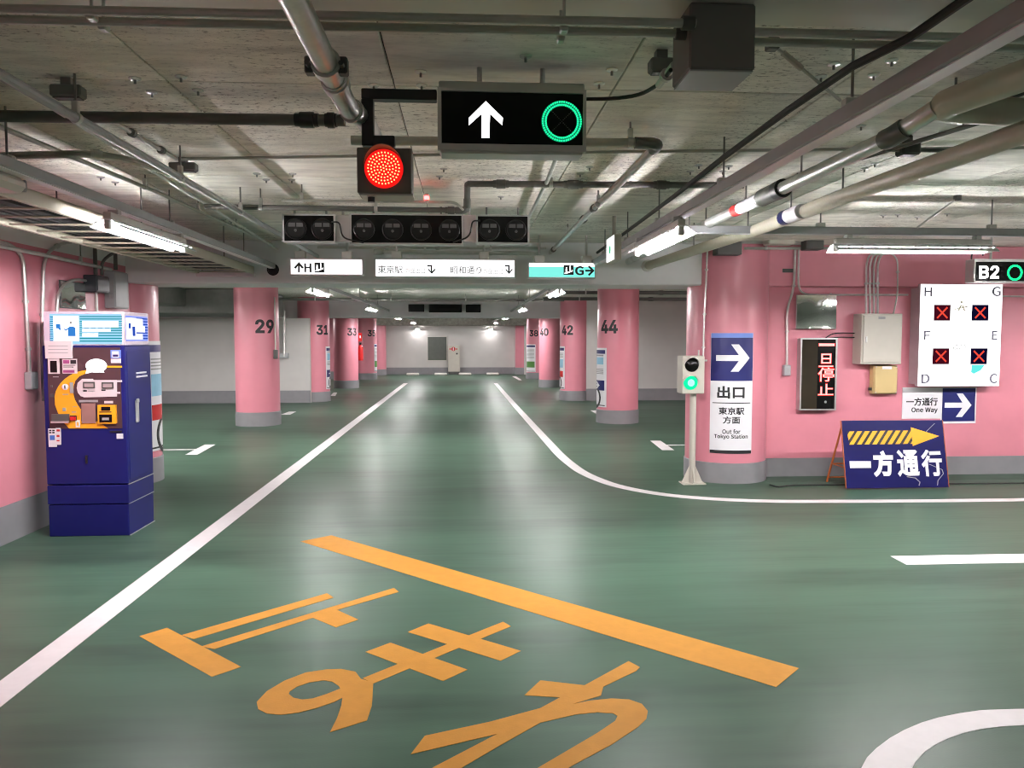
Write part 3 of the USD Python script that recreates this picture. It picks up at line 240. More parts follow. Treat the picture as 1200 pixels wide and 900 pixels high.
lit_blue = emit('lit_header_blue', (.02, .28, .62), .8)
lit_blue2 = emit('lit_header_deep_blue', (.03, .10, .62), .8)
lit_teal = emit('lit_header_teal', (.02, .40, .52), .8)
led_white = emit('led_white', (1, .99, 1), 2.5)
led_green = emit('led_green', (.02, 1.0, .42), 1.5)
led_green_core = emit('led_green_core', (.22, 1.0, .60), 2.4)
led_ring = emit('led_ring_dots', (.01, 1.0, .22), 3.2)
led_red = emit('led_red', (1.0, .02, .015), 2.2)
led_red_core = emit('led_red_core', (1.0, .30, .22), 3.0)
led_amber_red = emit('led_amber_red', (1.0, .42, .16), 2.4)
led_text_red = emit('led_text_red', (1.0, .50, .48), 1.6)
lit_red_x = emit('lit_red_cross', (1.0, .08, .05), .9)
lit_maroon = emit('lit_maroon_square', (.055, .004, .012), 1.0)

# ------------------------------------------------------------------ the setting
CEIL = 2.58
def structure(name, m, mt, label=None): return solo(name, m, mt, label, None, kind='structure')
solo('floor', bx(-10, 14.5, -16.2, 35, -.1, 0), floorm, 'green glossy epoxy garage floor', 'floor', kind='structure')
ce = thing('ceiling', 'board-marked bare concrete ceiling slab', 'ceiling', (0, 0, CEIL), kind='structure')
part(ce, 'slab', [bx(-10, 14.5, -16.2, 2.0, CEIL + .003, CEIL + .2), bx(-10, 14.5, 8.25, 35, CEIL + .003, CEIL + .2)], conc[1]); part(ce, 'joint_bed', bx(-10, 14.5, 2.0, 8.25, CEIL + .012, CEIL + .2), mat('dark_joint_concrete', (.12, .115, .10), .9))
rng = random.Random(3); xs = [-.277 + .9 * k for k in range(-4, 10)]; ys = [3.21 + 1.8 * k for k in range(-1, 3)]; k = 0
for y0, y1 in zip([2.0] + ys[1:], ys[1:] + [8.25]):
    for x0, x1 in zip(xs, xs[1:]):
        d = rng.uniform(0, .003)
        part(ce, 'concrete_panel', bx(x0 + .003, x1 - .003, y0 + .003, y1 - .003, CEIL - d, CEIL + .014, .003), conc[k % 3]); k += 1
structure('ceiling_band', bx(-3.5, 14, .3, 2.46, 2.548, CEIL + .05, .01), mat('smooth_grey_ceiling_paint', (.76, .74, .68), .6, var=.06, scale=1.5), 'smooth grey painted strip of ceiling nearest the top of the photo')
XL, YW = -3.47, 8.40
wl = thing('wall_left', 'pink painted side wall behind the payment machine', 'wall', (XL, 0, 0), kind='structure')
part(wl, 'pink_surface', bx(XL - .25, XL, -16.2, 8.6, 0, 2.3), pink); part(wl, 'grey_upper_wall', bx(XL - .25, XL - .0, -16.2, 8.6, 2.3, CEIL), beamgrey)
structure('baseboard_left', bx(XL, XL + .008, -16.2, 8.3, 0, .29), grey_band)
wr = thing('wall_right', 'pink painted wall carrying the signs on the right', 'wall', (3.4, YW, 0), kind='structure')
part(wr, 'pink_surface', bx(3.2, 14.5, YW, YW + .3, 0, CEIL), pink)
part(wr, 'pink_upper_beam', bx(3.2, 14.5, 8.27, YW + .05, 2.13, CEIL, .006), pink)
structure('baseboard_right', bx(3.36, 14.5, YW - .008, YW, 0, .21), grey_band)
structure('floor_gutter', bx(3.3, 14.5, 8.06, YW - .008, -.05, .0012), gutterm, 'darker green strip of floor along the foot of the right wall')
structure('wall_back', bx(-3.7, 14.5, -16.4, -16.2, 0, CEIL), greywall, 'grey wall behind the viewer')
structure('wall_side', bx(14.5, 14.7, -16.4, 8.6, 0, CEIL), greywall, 'grey wall far to the right')
def wallbox(name, x0, x1, y0, y1, z1, m, label, face):
    w = thing(name, label, 'wall', ((x0 + x1) / 2, y0, 0), kind='structure'); part(w, 'wall_surface', bx(x0, x1, y0, y1, 0, z1), m)
    if face == 'y': part(w, 'skirting', bx(x0, x1, y0 - .008, y0, 0, .3), grey_band)
    if face == 'x': part(w, 'skirting', bx(x1, x1 + .008, y0, y1, 0, .3), grey_band)
    if face == '-x': part(w, 'skirting', bx(x0 - .008, x0, y0, y1, 0, .3), grey_band)
    return w
wallbox('wall_cross', -9, -3.73, 19.0, 19.25, 2.06, greywall, 'pale grey cross wall of the left parking bay, seen behind column 29', 'y')
wallbox('wall_cross', 2.9, 9, 19.2, 19.45, CEIL, greywall, 'pale grey cross wall of the right parking bay, seen behind column 44', 'y')
wallbox('wall_bay', -9.2, -9, 8.6, 19.2, CEIL, greywall, 'side wall of the left parking bay', 'x')
wallbox('wall_bay', 9, 9.2, 8.6, 19.4, CEIL, greywall, 'side wall of the right parking bay', '-x')
wallbox('wall_cross', -9, -4.3, 30.2, 30.4, CEIL, pink, 'pink cross wall glimpsed beside column 33', 'y')
wallbox('wall_bay', -9.2, -9, 19.2, 30.4, CEIL, pink, 'pink side wall of the far left bay', 'x')
wallbox('wall_bay', 6.5, 6.7, 19.4, 34.4, CEIL, greywall, 'side wall of the far right bay', '-x')
wallbox('wall_far', -4.3, 6.6, 34.2, 34.5, CEIL, greywall, 'pale wall closing the far end of the lane', 'y')
wallbox('wall_bay', -4.5, -4.3, 30.2, 34.4, CEIL, greywall, 'short side wall at the far left corner', 'x')
structure('wall_outer', [bx(-10, -3.72, 8.35, 8.6, 0, CEIL)], greywall, 'wall closing the left parking bay towards the viewer')
pi = thing('wall_pilaster', 'pink pilaster with a white edge at the right end of the far wall', 'wall', (2.5, 33.6, 0), kind='structure')
part(pi, 'pink_face', bx(2.3, 2.78, 33.7, 34.2, 0, CEIL), pink); part(pi, 'white_edge', bx(2.66, 2.85, 33.5, 33.69, 0, CEIL), greywall); part(pi, 'skirting', bx(2.29, 2.79, 33.69, 34.2, 0, .3), grey_band)
b = thing('ceiling_beam', 'grey ceiling beam across the lane behind the lit direction signs', 'beam', (0, 8.2, 2.13), kind='structure')
part(b, 'beam_face', bx(-3.7, 3.0, 8.2, 8.85, 2.13, CEIL, .012), beamgrey)
part(b, 'pipe_sleeve', lathe([(.062, -.02), (.062, .006), (.05, .006), (.05, .001), (0, .001)], PY(320, 316, 8.2), 'y'), blackm)
structure('ceiling_beam', bx(-9, 9, 20.6, 21.2, 2.12, CEIL, .012), beamgrey, 'second grey ceiling beam, half way down the lane')
structure('ceiling_beam', bx(-4.3, 6.5, 33.2, 33.6, 2.14, CEIL, .012), mat('rough_concrete_beam', (.34, .33, .30), .8, var=.3, scale=9, bump=.3), 'rough bare concrete beam just before the far wall')
structure('ceiling_beam', [bx(-9, -4.2, 16.0, 18.4, 2.07, CEIL, .02), bx(-9, -5.6, 14.5, 16.2, 2.22, CEIL, .02)], beamdark, 'dark stepped concrete beam over the left parking bay')

# ------------------------------------------------------------------ columns
R0 = .385
def column(cx, cy, r, label, band=.25):
    c = thing('column', label, 'column', (cx, cy, 0))
    part(c, 'shaft', lathe([(r, band - .01), (r, CEIL + .02)], (cx, cy, 0), n=64), pinkp)
    part(c, 'skirting', lathe([(0, .0), (r + .012, .0), (r + .012, band - .006), (r + .006, band), (r - .01, band)], (cx, cy, 0), n=64), grey_band)
    return c
NUM = {29: (-3.73, 14.2, 37), 31: (-3.73, 19.5, 47), 33: (-3.73, 24.75, 42), 35: (-3.73, 30.0, 40), 44: (2.88, 14.2, -38), 42: (2.85, 19.5, -42), 40: (2.83, 24.75, -44), 38: (2.85, 30.0, -20)}
WHERE = {29: 'nearest on the left of the lane', 31: 'second on the left, a poster on its lane side', 33: 'third on the left', 35: 'fourth on the left, small with distance', 44: 'nearest on the right of the lane', 42: 'second on the right, half in front of a pale wall', 40: 'third on the right', 38: 'fourth on the right, mostly hidden behind column 40'}
for n, (cx, cy, th) in NUM.items():
    c = column(cx, cy, R0, f'round pink column numbered {n} in black, {WHERE[n]}')
    g = fit(text(str(n), 1, .045, '#'), -.175, 1.655, .175, 1.90)
    part(c, 'number', bend(g, cx, cy, R0, th, .002, .03), ink, f'black number {n}')
column(-3.73, 33.7, R0, 'unnumbered pink column at the far left corner of the lane')
LP, RP, RR = (-3.76, 8.6), (2.94, 8.44), .44
column(*LP, .43, 'pink rounded pillar at the end of the left wall, behind the payment machine', .27)
rpil = column(*RP, RR, 'pink rounded pillar at the end of the right wall carrying the exit sign', .22)

# posters wrapped round columns
def poster(cx, cy, r, th, half, z0, z1, label, style=0):
    t = thing('poster', label, 'poster', (cx + r * math.sin(math.radians(th)), cy - r * math.cos(math.radians(th)), z0))
    w = math.radians(half) * r; H = z1 - z0
    part(t, 'board', bend(sbox(-w, z0, w, z1), cx, cy, r, th, .006), signwhite)
    q = lambda a, b_, c_, d_: sbox(-w + 2 * w * a, z0 + H * b_, -w + 2 * w * c_, z0 + H * d_)
    P = lambda name, g, m: part(t, name, bend(g, cx, cy, r + .006, th, .002), m)
    P('header_band', q(.04, .90, .96, .965), navy); P('footer_band', q(.04, .02, .96, .035), ink)
    if style == 0:
        P('picture', union_all([q(.1, .68, .5, .84), q(.55, .72, .9, .84)]), skyp); P('text_lines', union_all([q(.1, y, .9, y + .012) for y in (.56, .585, .61, .635)] + [q(.1, .86, .9, .885)]), greyink)
        P('arrow_panel', q(.06, .28, .94, .45), navy)
        a = affinity.scale(ARROW, 2 * w * .5, H * .12, origin=(0, 0)); part(t, 'arrow', bend(affinity.translate(a, -w * .5, z0 + H * .305), cx, cy, r + .008, th, .001), signwhite)
        P('symbol_ring', Point(0, z0 + H * .15).buffer(w * .6).difference(Point(0, z0 + H * .15).buffer(w * .45)), ink)
    elif style == 1:
        P('picture', q(.1, .5, .9, .7), skyp); P('red_panel', union_all([q(.1, .28, .45, .42), q(.55, .28, .9, .42)]), redp); P('text_lines', union_all([q(.1, y, .9, y + .012) for y in (.74, .77, .80, .83)]), greyink)
        P('symbol_ring', Point(0, z0 + H * .14).buffer(w * .6).difference(Point(0, z0 + H * .14).buffer(w * .45)), ink)
    else:
        P('green_panel', q(.06, .16, .94, .38), greenp); P('text_lines', union_all([q(.1, y, .9, y + .014) for y in (.50, .54, .58, .62, .66, .70, .74, .78, .82)]), greyink)
    return t
poster(*NUM[44][:2], R0, -92, 49, .30, 1.39, 'white poster with blue arrow panel on the lane side of column 44', 0)
poster(*NUM[42][:2], R0, -92, 42, .29, 1.37, 'white poster with red panels on the lane side of column 42', 1)
poster(*NUM[38][:2], R0, -45, 36, .28, 1.35, 'white poster with a green panel on column 38', 2)
poster(*NUM[31][:2], R0, 92, 34, .31, 1.37, 'white poster with an arrow on the lane side of column 31', 0)
poster(*NUM[35][:2], R0, 75, 20, .31, 1.37, 'narrow white poster on the lane side of column 35', 2)
poster(*LP, .43, 108, 46, .34, 1.53, 'white poster on the pillar just behind the payment machine', 1)

# exit sign on the right pillar
cx, cy = RP; th = -10.7; wS = math.radians(29.5) * RR; z0, z1 = .325, 1.615; h = z1 - z0
es = thing('exit_sign', 'tall curved navy and white exit sign with a right arrow on the right pillar', 'sign', (cx, cy - RR, z0))
part(es, 'board', bend(sbox(-wS, z0, wS, z1), cx, cy, RR, th, .006), signwhite)
C = lambda name, g, m, d=.006: part(es, name, bend(g, cx, cy, RR + d, th, .0015, .025), m)
C('top_strip', sbox(-wS, z1 - .05, wS, z1), ltblue); C('arrow_panel', sbox(-wS, z1 - .51, wS, z1 - .05), navy); C('bottom_strip', sbox(-wS, z0, wS, z0 + .035), ink)
C('arrow', fit(ARROW, -wS * .76, z1 - .41, wS * .82, z1 - .12), signwhite, .0075)
yb = lambda v: z1 - (v - 50) / (805 - 50) * h
C('lettering', fit(text('出口', 1, .032), -.155, yb(458), .135, yb(380)), ink); C('rule', sbox(-wS * .9, yb(489), wS * .9, yb(484)), ink)
C('lettering', fit(text('東京駅', 1, .022), -.135, yb(560), .135, yb(513)), ink); C('lettering', fit(text('方面', 1, .022), -.09, yb(616), .09, yb(570)), ink)
C('lettering', fit(text('Out for', 1, .024), -.095, yb(680), .095, yb(650)), ink); C('lettering', fit(text('Tokyo Station', 1, .024), -.18, yb(716), .18, yb(683)), ink)

# ------------------------------------------------------------------ floor markings
def marking(name, g, m, label, group=None): return solo(name, flat(g, .0, .0016), m, label, 'floor marking', group, smooth=False)
marking('lane_line', sbox(-2.105, -2, -1.955, 27.2), whitep, 'long straight white line along the left side of the lane')
pts = [(1.13, 27), (1.2, 18), (1.27, 11.6), (1.29, 9.9), (1.38, 8.7), (1.6, 7.95), (1.95, 7.5), (2.35, 7.26), (2.9, 7.1), (4.2, 7.03), (14.4, 6.96)]
pp = fillet([(*p, 0) for p in pts], .6, 5)
marking('lane_line', LineString([p[:2] for p in pp]).buffer(.065, cap_style=2), whitep, 'long white line on the right that bends round in front of the exit-sign pillar')
a, b_ = PZ(1043.6, 651.8), PZ(1062.5, 662)
marking('lane_line', Polygon([a[:2], b_[:2], (9, 4.99), (9, 5.2)]), whitep, 'short-ended white dash on the right, in front of the blue notice board')
cur = [(1009, 901), (1016, 888), (1027, 877), (1043, 865), (1060, 855.5), (1080, 847), (1100, 841), (1125, 836), (1150, 832.5), (1175, 831.5), (1200, 831)]
inn = [(1200, 850), (1175, 851.5), (1150, 854.5), (1128, 859.5), (1110, 866), (1095, 873.5), (1083, 882), (1073, 893), (1069, 900)]
o = [tuple(PZ(*p)[:2]) for p in cur]; i_ = [tuple(PZ(*p)[:2]) for p in inn]
marking('lane_line', Polygon([(o[0][0] - .01, 1.2)] + o + [(7, o[-1][1]), (7, i_[0][1])] + i_ + [(i_[-1][0] + .01, 1.2)]).buffer(0), whitep, 'curved white line at the bottom right corner')
for q, lab in (([(217, 533), (231, 533), (252.5, 521), (240, 521)], 'left, between the payment machine and column 29'), ([(776, 527.5), (790, 527.5), (774, 516.5), (762, 516.5)], 'right, between column 44 and the exit-sign pillar')):
    g = gpoly(q); x0, y0, x1, y1 = g.bounds; sx = -1 if x0 < 0 else 1
    xa = (x0 + x1) / 2; arm = sbox(min(xa, sx * 6.5), (y0 + y1) / 2 - .04, max(xa, sx * 6.5), (y0 + y1) / 2 + .04)
    marking('bay_mark', union_all([g, arm]), whitep, f'white T-shaped parking bay mark on the {lab}')
for q, lab in (([(329, 486), (340, 486), (347, 482.3), (339, 482.3)], 'just right of column 29'), ([(692, 481), (698, 484.5), (705, 484.5), (699, 481)], 'short white mark to the left of column 44'), ([(387, 464), (393, 464), (395, 460), (391, 460)], 'just right of column 31, farther off'), ([(600, 441), (608, 445.5), (611.5, 445.5), (604.5, 441)], 'far down the lane near column 38')):
    marking('bay_mark', gpoly(q), whitep, lab if lab.startswith('short') else f'small white parking bay mark {lab}')
A7 = lambda l: [(150 + x / 2.4, 600 + y / 2.4) for x, y in l]
A8 = lambda l: [(450 + x / 2.4, 600 + y / 2.4) for x, y in l]
marking('stop_bar', gpoly([(352, 634.6), (388.3, 627.5), (936.3, 783.3), (909.6, 805.4)]), yellowp, 'thick yellow stop bar slanting across the floor')
st = thing('floor_lettering', 'large yellow stop lettering painted on the floor in the foreground', 'floor marking', (-.4, 3.5, 0))
g1 = union_all([gpoly(A7(l)) for l in ([(32, 350), (110, 326), (318, 436), (236, 464)], [(150, 347), (560, 229), (578, 241), (185, 358)], [(205, 379), (748, 214), (762, 225), (588, 276), (648, 303), (585, 325), (520, 298), (243, 386)])])
part(st, 'character', flat(g1), yellowp, 'yellow character of three bars, leftmost', smooth=False)
loop = Polygon([tuple(PZ(*p)[:2]) for p in A7([(655, 470), (640, 450), (600, 442), (560, 443), (500, 452), (440, 475), (390, 505), (362, 535), (366, 555), (390, 567), (430, 571), (480, 565), (530, 552), (580, 535), (603, 523), (600, 545), (588, 580), (568, 620), (672, 587), (686, 545), (690, 480)])],
               [[tuple(PZ(*p)[:2]) for p in A7([(455, 505), (475, 492), (510, 480), (550, 474), (575, 478), (593, 490), (597, 497), (560, 512), (520, 525), (490, 528), (465, 523), (452, 512)])]])
g2 = union_all([loop.buffer(0)] + [gpoly(A7(l)) for l in ([(787, 338), (845, 314), (1105, 391), (1048, 419)], [(668, 394), (738, 368), (955, 444), (886, 476)], [(1055, 309), (1077, 322), (990, 358), (690, 483), (660, 468), (965, 345)])])
part(st, 'character', flat(g2), yellowp, 'yellow looped character with two cross bars, middle', smooth=False)
g3 = gpoly(A8([(440, 474), (564, 488), (688, 420), (720, 437), (709, 448), (617, 492), (610, 517), (530, 541), (580, 531), (640, 525), (690, 528), (725, 540), (742, 560), (738, 582), (715, 605), (640, 655), (515, 722), (440, 775), (350, 775), (430, 722), (600, 622), (650, 588), (657, 574), (645, 567), (600, 564), (540, 570), (440, 593), (330, 655), (215, 722), (130, 775), (50, 775), (140, 718), (318, 625), (75, 682), (115, 630), (300, 590), (440, 552), (495, 522), (395, 516)]))
part(st, 'character', flat(g3), yellowp, 'yellow character running off the bottom of the picture', smooth=False)
for k, x in enumerate((483, 516, 545, 578)):
    c = PZ(x, 440.5)
    solo('wheel_stop', bx(c[0] - .27, c[0] + .27, 33.0, 33.14, 0, .11, .03), offwhite, f'{("first", "second", "third", "fourth")[k]} concrete wheel stop from the left along the far wall', 'wheel stop', 'wheel stops along the far wall')
# ------------------------------------------------------------------ fluorescent lamps
def lamp(cx, cy, z, ax, label, L=1.22, rods=False, lip=.004):
    t = thing('fluorescent_lamp', label, 'lamp', (cx, cy, z), 'fluorescent batten lamps')
    def pl(m):                                                        # built along y, turned for lamps along x
        m = cat_mesh(m).copy()
        if ax == 'x': m.apply_transform(trimesh.transformations.rotation_matrix(-math.pi / 2, [0, 0, 1]))
        m.apply_translation((cx, cy, z)); return m
    r = []                                                            # two flared wings joined by bridges: the slots between the bridges let some light up
    for sx in (-1, 1):
        zl = lambda s: .0375 + (s - .030) * (-lip - .0375) / .055
        for s0, s1 in ((.027, .047), (.056, .085)):
            w = ext(Polygon([(sx * s0, zl(s0)), (sx * s1, zl(s1)), (sx * (s1 + .0016), zl(s1) + .002), (sx * (s0 + .0016), zl(s0) + .002)]), L); w.apply_transform(np.array([[1, 0, 0, 0], [0, 0, -1, L / 2], [0, 1, 0, 0], [0, 0, 0, 1.0]])); w.fix_normals(); r.append(w)
        for k in range(int(L / .1) + 1):
            ya, yb = max(-L / 2, -L / 2 + k * .1 - .028), min(L / 2, -L / 2 + k * .1 + .028)
            r.append(bx(sx * .018, sx * .030, ya, yb, .0385, .0415))
            r.append(bx(sx * .045, sx * .058, max(ya, -L / 2 + k * .1 - .008), min(yb, -L / 2 + k * .1 + .008), zl(.0515) - .004, zl(.0515) + .006))
    r.append(bx(-.022, .022, -L / 2, L / 2, .041, .046))
    part(t, 'reflector', pl(r), reflm); part(t, 'ballast_box', pl(bx(-.022, .022, -L / 2 + .02, L / 2 - .02, .046, .085, .004)), offwhite)
    part(t, 'tube', pl(tube([(0, -L / 2 + .05, .009), (0, L / 2 - .05, .009)], .014, 12)), tubem, smooth=40)
    for s in (-1, 1):
        part(t, 'end_socket', pl(bx(-.017, .017, s * (L / 2 - .05), s * (L / 2 - .015), -.012, .04, .004)), offwhite)
        part(t, 'hanger_bracket', pl(bx(-.03, .03, s * (L / 2 - .12) - .02, s * (L / 2 - .12) + .02, .083, .112, .003)), alum)
    if rods:
        for s in (-1, 1): part(t, 'hanger_rod', [m_ for m_ in [pl(tube([(0, s * (L / 2 - .12), .11), (0, s * (L / 2 - .12), CEIL - z)], .006, 6))]], rodm)
    return t
LX, RX, LZ = -1.98, 1.29, 2.175
lamp(LX, 5.05, LZ, 'y', 'bright lamp nearest on the left, above the left lane line')
lamp(RX, 5.1, LZ, 'y', 'bright lamp nearest on the right, beside the green-marked exit panel')
names = ('second', 'third', 'fourth', 'fifth')
for i, y in enumerate((10.9, 17.0, 24.0, 31.0)):
    for x, side in ((LX, 'left'), (RX, 'right')):
        lamp(x, y, LZ, 'y', f'bright lamp, {names[i]} down the {side} side of the lane')
for x, side in ((-2.0, 'left'), (1.2, 'right')):
    lamp(x, 33.85, 1.98, 'x', f'small bright lamp close to the far wall, {side} one', .2, True)
lamp(3.3, 5.5, 2.2, 'x', 'lamp seen edge-on hanging across the right of the picture, below the grey channel', lip=.012)
for x, y, a, lab in ((5.9, 5.5, 'x', 'lamp beyond the right edge, in line with the edge-on lamp'), (8.5, 5.5, 'x', 'second lamp beyond the right edge'), (LX, -5.4, 'y', 'lamp behind the viewer on the left'), (RX, -5.4, 'y', 'lamp behind the viewer on the right'), (10.8, -5.5, 'x', 'lamp far behind the viewer, mirrored beside the message panel'), (11.5, -10, 'x', 'lamp farthest behind the viewer'),
                     (-6.5, 11.6, 'x', 'lamp in the left bay hidden by the left pillar, nearer one'), (6.3, 11.6, 'x', 'lamp in the right bay hidden by the pink wall'), (-6.5, 13.4, 'x', 'lamp in the left bay hidden by the left pillar, farther one'), (-5.2, 9.6, 'x', 'lamp just behind the left pillar'), (5.4, 9.6, 'x', 'lamp just behind the right pillar'), (3.9, 26.5, 'x', 'lamp in the far right bay'), (-6, 26, 'x', 'lamp in the far left bay')):
    lamp(x, y, 2.2 if abs(x) > 3 else LZ, a, 'bright ' + lab, rods=abs(x) > 3 and y != 5.5)

# ------------------------------------------------------------------ pipes, conduits, raceways
def run(name, label, cat, path, r, m, hang=(), coup=(), cm=None, rad=.0, clamp=True):
    P = fillet(path, rad) if rad else [np.asarray(p, float) for p in path]
    t = thing(name, label, cat, P[0]); part(t, 'pipe' if r > .015 else 'conduit', tube(P, r, 14 if r > .02 else 10), m)
    for h in hang:                                                     # fraction of the path from its start
        A = np.array(P); seg = np.linalg.norm(np.diff(A, axis=0), axis=1); s = np.concatenate([[0], np.cumsum(seg)]); q = h * s[-1]
        p = np.array([np.interp(q, s, A[:, k]) for k in range(3)]); k = min(np.searchsorted(s, q, 'right') - 1, len(seg) - 1); d = (A[k + 1] - A[k]) / seg[k]
        part(t, 'hanger_rod', tube([p + [0, 0, r], [p[0], p[1], CEIL]], .005, 6), rodm)
        if clamp:
            part(t, 'clamp', [tube([p - d * .012, p + d * .012], r + .004, 12), bx(p[0] - .012, p[0] + .012, p[1] - .012, p[1] + .012, p[2] + r, p[2] + r + .045, .003)], galv)
    for h, w in coup:
        A = np.array(P); seg = np.linalg.norm(np.diff(A, axis=0), axis=1); s = np.concatenate([[0], np.cumsum(seg)]); q = h * s[-1]
        p = np.array([np.interp(q, s, A[:, k]) for k in range(3)]); k = min(np.searchsorted(s, q, 'right') - 1, len(seg) - 1); d = (A[k + 1] - A[k]) / seg[k]
        part(t, 'coupling', tube([p - d * w / 2, p - d * w * .3, p - d * w * .29, p + d * w * .29, p + d * w * .3, p + d * w / 2], [r + .004, r + .004, r + .009, r + .009, r + .004, r + .004], 14), cm or darkpipe)
    return t
z = 2.38
big = run('water_pipe', 'thick shiny galvanised pipe slanting down from the top edge towards the red signal', 'pipe', [(-.41, .4, z), (-.41, 2.86, z), (-.37, 2.98, z), (-.36, 3.5, z)], .036, galv, hang=(), coup=((.70, .10), (.80, .03)), cm=galv, rad=.05)
for s in (-1, 1): part(big, 'flange_bolt', [tube([(-.41 + s * .05, 2.36, z - .01), (-.41 + s * .05, 2.46, z - .01)], .008, 8), bx(-.41 + s * .036, -.41 + s * .064, 2.39, 2.43, z - .03, z + .02, .004)], darkmetal)
part(big, 'flange', tube([(-.41, 2.385, z), (-.41, 2.435, z)], .046, 18), galv)
part(big, 'hanger_rod', tube([(-.47, 2.2, CEIL), (-.47, 2.2, z + .1)], .006, 6), rodm); part(big, 'hanger_rod', tube([(-.36, 1.6, CEIL), (-.36, 1.6, z)], .006, 6), rodm)
e = bx(-.515, -.475, 2.14, 2.2, 2.47, 2.57, .003)
for (y, zz, lab) in ((2.31, 2.47, 'upper of two thin conduits crossing the picture top into the dark junction box'), (2.385, 2.47, 'lower of two thin conduits crossing the picture top into the dark junction box')):
    t = run('conduit', lab, 'conduit', [(-3.4, y, zz), (.68, y - .05, zz)], .0125, conduitm)
    for x in (-3.1, -2.2, -1.05, -.47, .3): part(t, 'saddle_clip', [bx(x - .012, x + .012, y - .018, y + .018, zz - .016, zz + .016, .004), tube([(x, y, zz), (x, y, 2.549 if y < 2.45 else CEIL)], .005, 6)], galv)
    part(t, 'end_connector', tube([(.64, y - .05, zz), (.675, y - .05, zz)], .02, 12), darkmetal)
    run('conduit', lab.replace('crossing the picture top into', 'leaving the right side of'), 'conduit', [(.86, y, zz), (13, y, zz)], .0125, conduitm)
t = run('water_pipe', 'dark pipe across the upper left with a ribbed black coupling at its right end', 'pipe', [(-3.4, 3.42, 2.48), (-.50, 3.37, 2.48)], .024, darkpipe, hang=(.2,), coup=((.945, .10), (.98, .05)), cm=blackm)
p = PZ(768, 168, 2.48); q = PZ(645, 297, 2.48)
t = run('water_pipe', 'galvanised pipe behind the arrow sign that turns a corner and runs down the lane', 'pipe', [(-.52, 3.70, 2.48), (p[0] + .02, 3.66, 2.48), (p[0] + .02, 8.2, 2.48)], .022, conduitm, hang=(.22, .52, .78), coup=((.63, .09),), cm=darkpipe, rad=.05)
part(t, 'elbow', tube(fillet([(p[0] - .10, 3.66, 2.48), (p[0] + .02, 3.66, 2.48), (p[0] + .02, 3.78, 2.48)], .06), .028, 14), darkpipe)
run('conduit', 'thin conduit fixed tight under the ceiling across the middle of the picture', 'conduit', [(-1.58, 4.5, 2.563), (.68, 4.2, 2.563), (3.5, 3.9, 2.563)], .009, conduitm)
t = run('water_pipe', 'grey pipe above the dark display panels, tinged red, with an elbow at its right end', 'pipe', [(-1.75, 5.40, 2.45), (.03, 5.45, 2.45), (.03, 5.45, 2.535)], .018, darkpipe, hang=(.2, .62), coup=((.9, .08),), rad=.03)
part(t, 'elbow', tube(fillet([(-.05, 5.45, 2.45), (.03, 5.45, 2.45), (.03, 5.45, 2.53)], .04), .025, 12), darkpipe)
run('conduit', 'thin conduit just above the dark display panels carrying the little red sensor', 'conduit', [(-1.2, 5.25, 2.47), (-.05, 5.25, 2.47), (.0, 5.42, 2.45)], .009, conduitm, hang=(.1, .5), rad=.05)
t = run('water_pipe', 'dark pipe crossing above the lane from the elbow over the displays to the right', 'pipe', [(.03, 4.95, 2.535), (1.80, 4.89, 2.535)], .02, darkpipe, hang=(.3,), coup=((.12, .1), (.38, .12), (.70, .1), (.95, .14)))
part(t, 'drop_elbow', tube(fillet([(.10, 4.95, 2.535), (.03, 4.95, 2.535), (.03, 5.3, 2.52), (.03, 5.44, 2.48)], .05), .021, 12), darkpipe)
run('conduit', 'short galvanised conduit slanting away below the arrow sign', 'conduit', [PZ(655, 178, 2.54), PZ(640, 215, 2.54), PZ(617, 260, 2.54)], .013, galv, coup=((.35, .06),))
sen = thing('sensor', 'small red glowing sensor hanging in front of the red-tinged pipe', 'sensor', PY(500, 232, 5.22))
c = PY(500, 232, 5.22); part(sen, 'body', lathe([(0, .03), (.014, .03), (.016, 0), (.012, -.03), (0, -.032)], c), alum); part(sen, 'lens', lathe([(0, .012), (.017, .012), (.017, -.012), (0, -.012)], c - [0, .004, 0], n=16), emit('sensor_red_light', (1.0, .03, .03), 25.0))

# raceways that carry the lamps
def raceway(name, label, x0, x1, y0, y1, z0, z1, rods, m=chan):
    t = thing(name, label, 'cable raceway', ((x0 + x1) / 2, (y0 + y1) / 2, z0)); part(t, 'channel', bx(x0, x1, y0, y1, z0, z1, .004), m)
    part(t, 'channel_cover', bx(x0 + .012, x1 - .012, y0 + .01, y1 - .01, z0 - .004, z0 + .002), reflm)
    for (x, y) in rods:
        part(t, 'hanger_rod', tube([(x, y, z1), (x, y, CEIL)], .005, 6), rodm); part(t, 'hanger_clamp', bx(x - .03, x + .03, y - .02, y + .02, z1 - .035, z1 + .03, .004), galv)
    return t
raceway('raceway', 'grey steel lighting raceway along the left of the lane', LX - .035, LX + .035, -3, 8.18, 2.285, 2.335, [(LX - .04, y) for y in (1.6, 3.6, 5.5, 7.3)])
raceway('raceway', 'grey steel lighting raceway along the right of the lane, pink-lit below', RX, RX + .075, -3, 8.18, 2.287, 2.342, [(RX + .04, y) for y in (2.6, 3.9, 5.2, 6.2, 7.2)])
raceway('raceway', 'grey channel hung across the right of the picture above the edge-on lamp', 1.40, 13, 5.47, 5.53, 2.312, 2.365, [(x, 5.5) for x in (1.75, 2.6, 3.9, 5.2)])
for x, side in ((LX, 'left'), (RX, 'right')):
    raceway('raceway', f'far lighting raceway beyond the beam on the {side} of the lane', x - .03, x + .03, 8.9, 33, 2.285, 2.335, [(x, y) for y in (9.6, 12, 15, 18, 22, 26)])
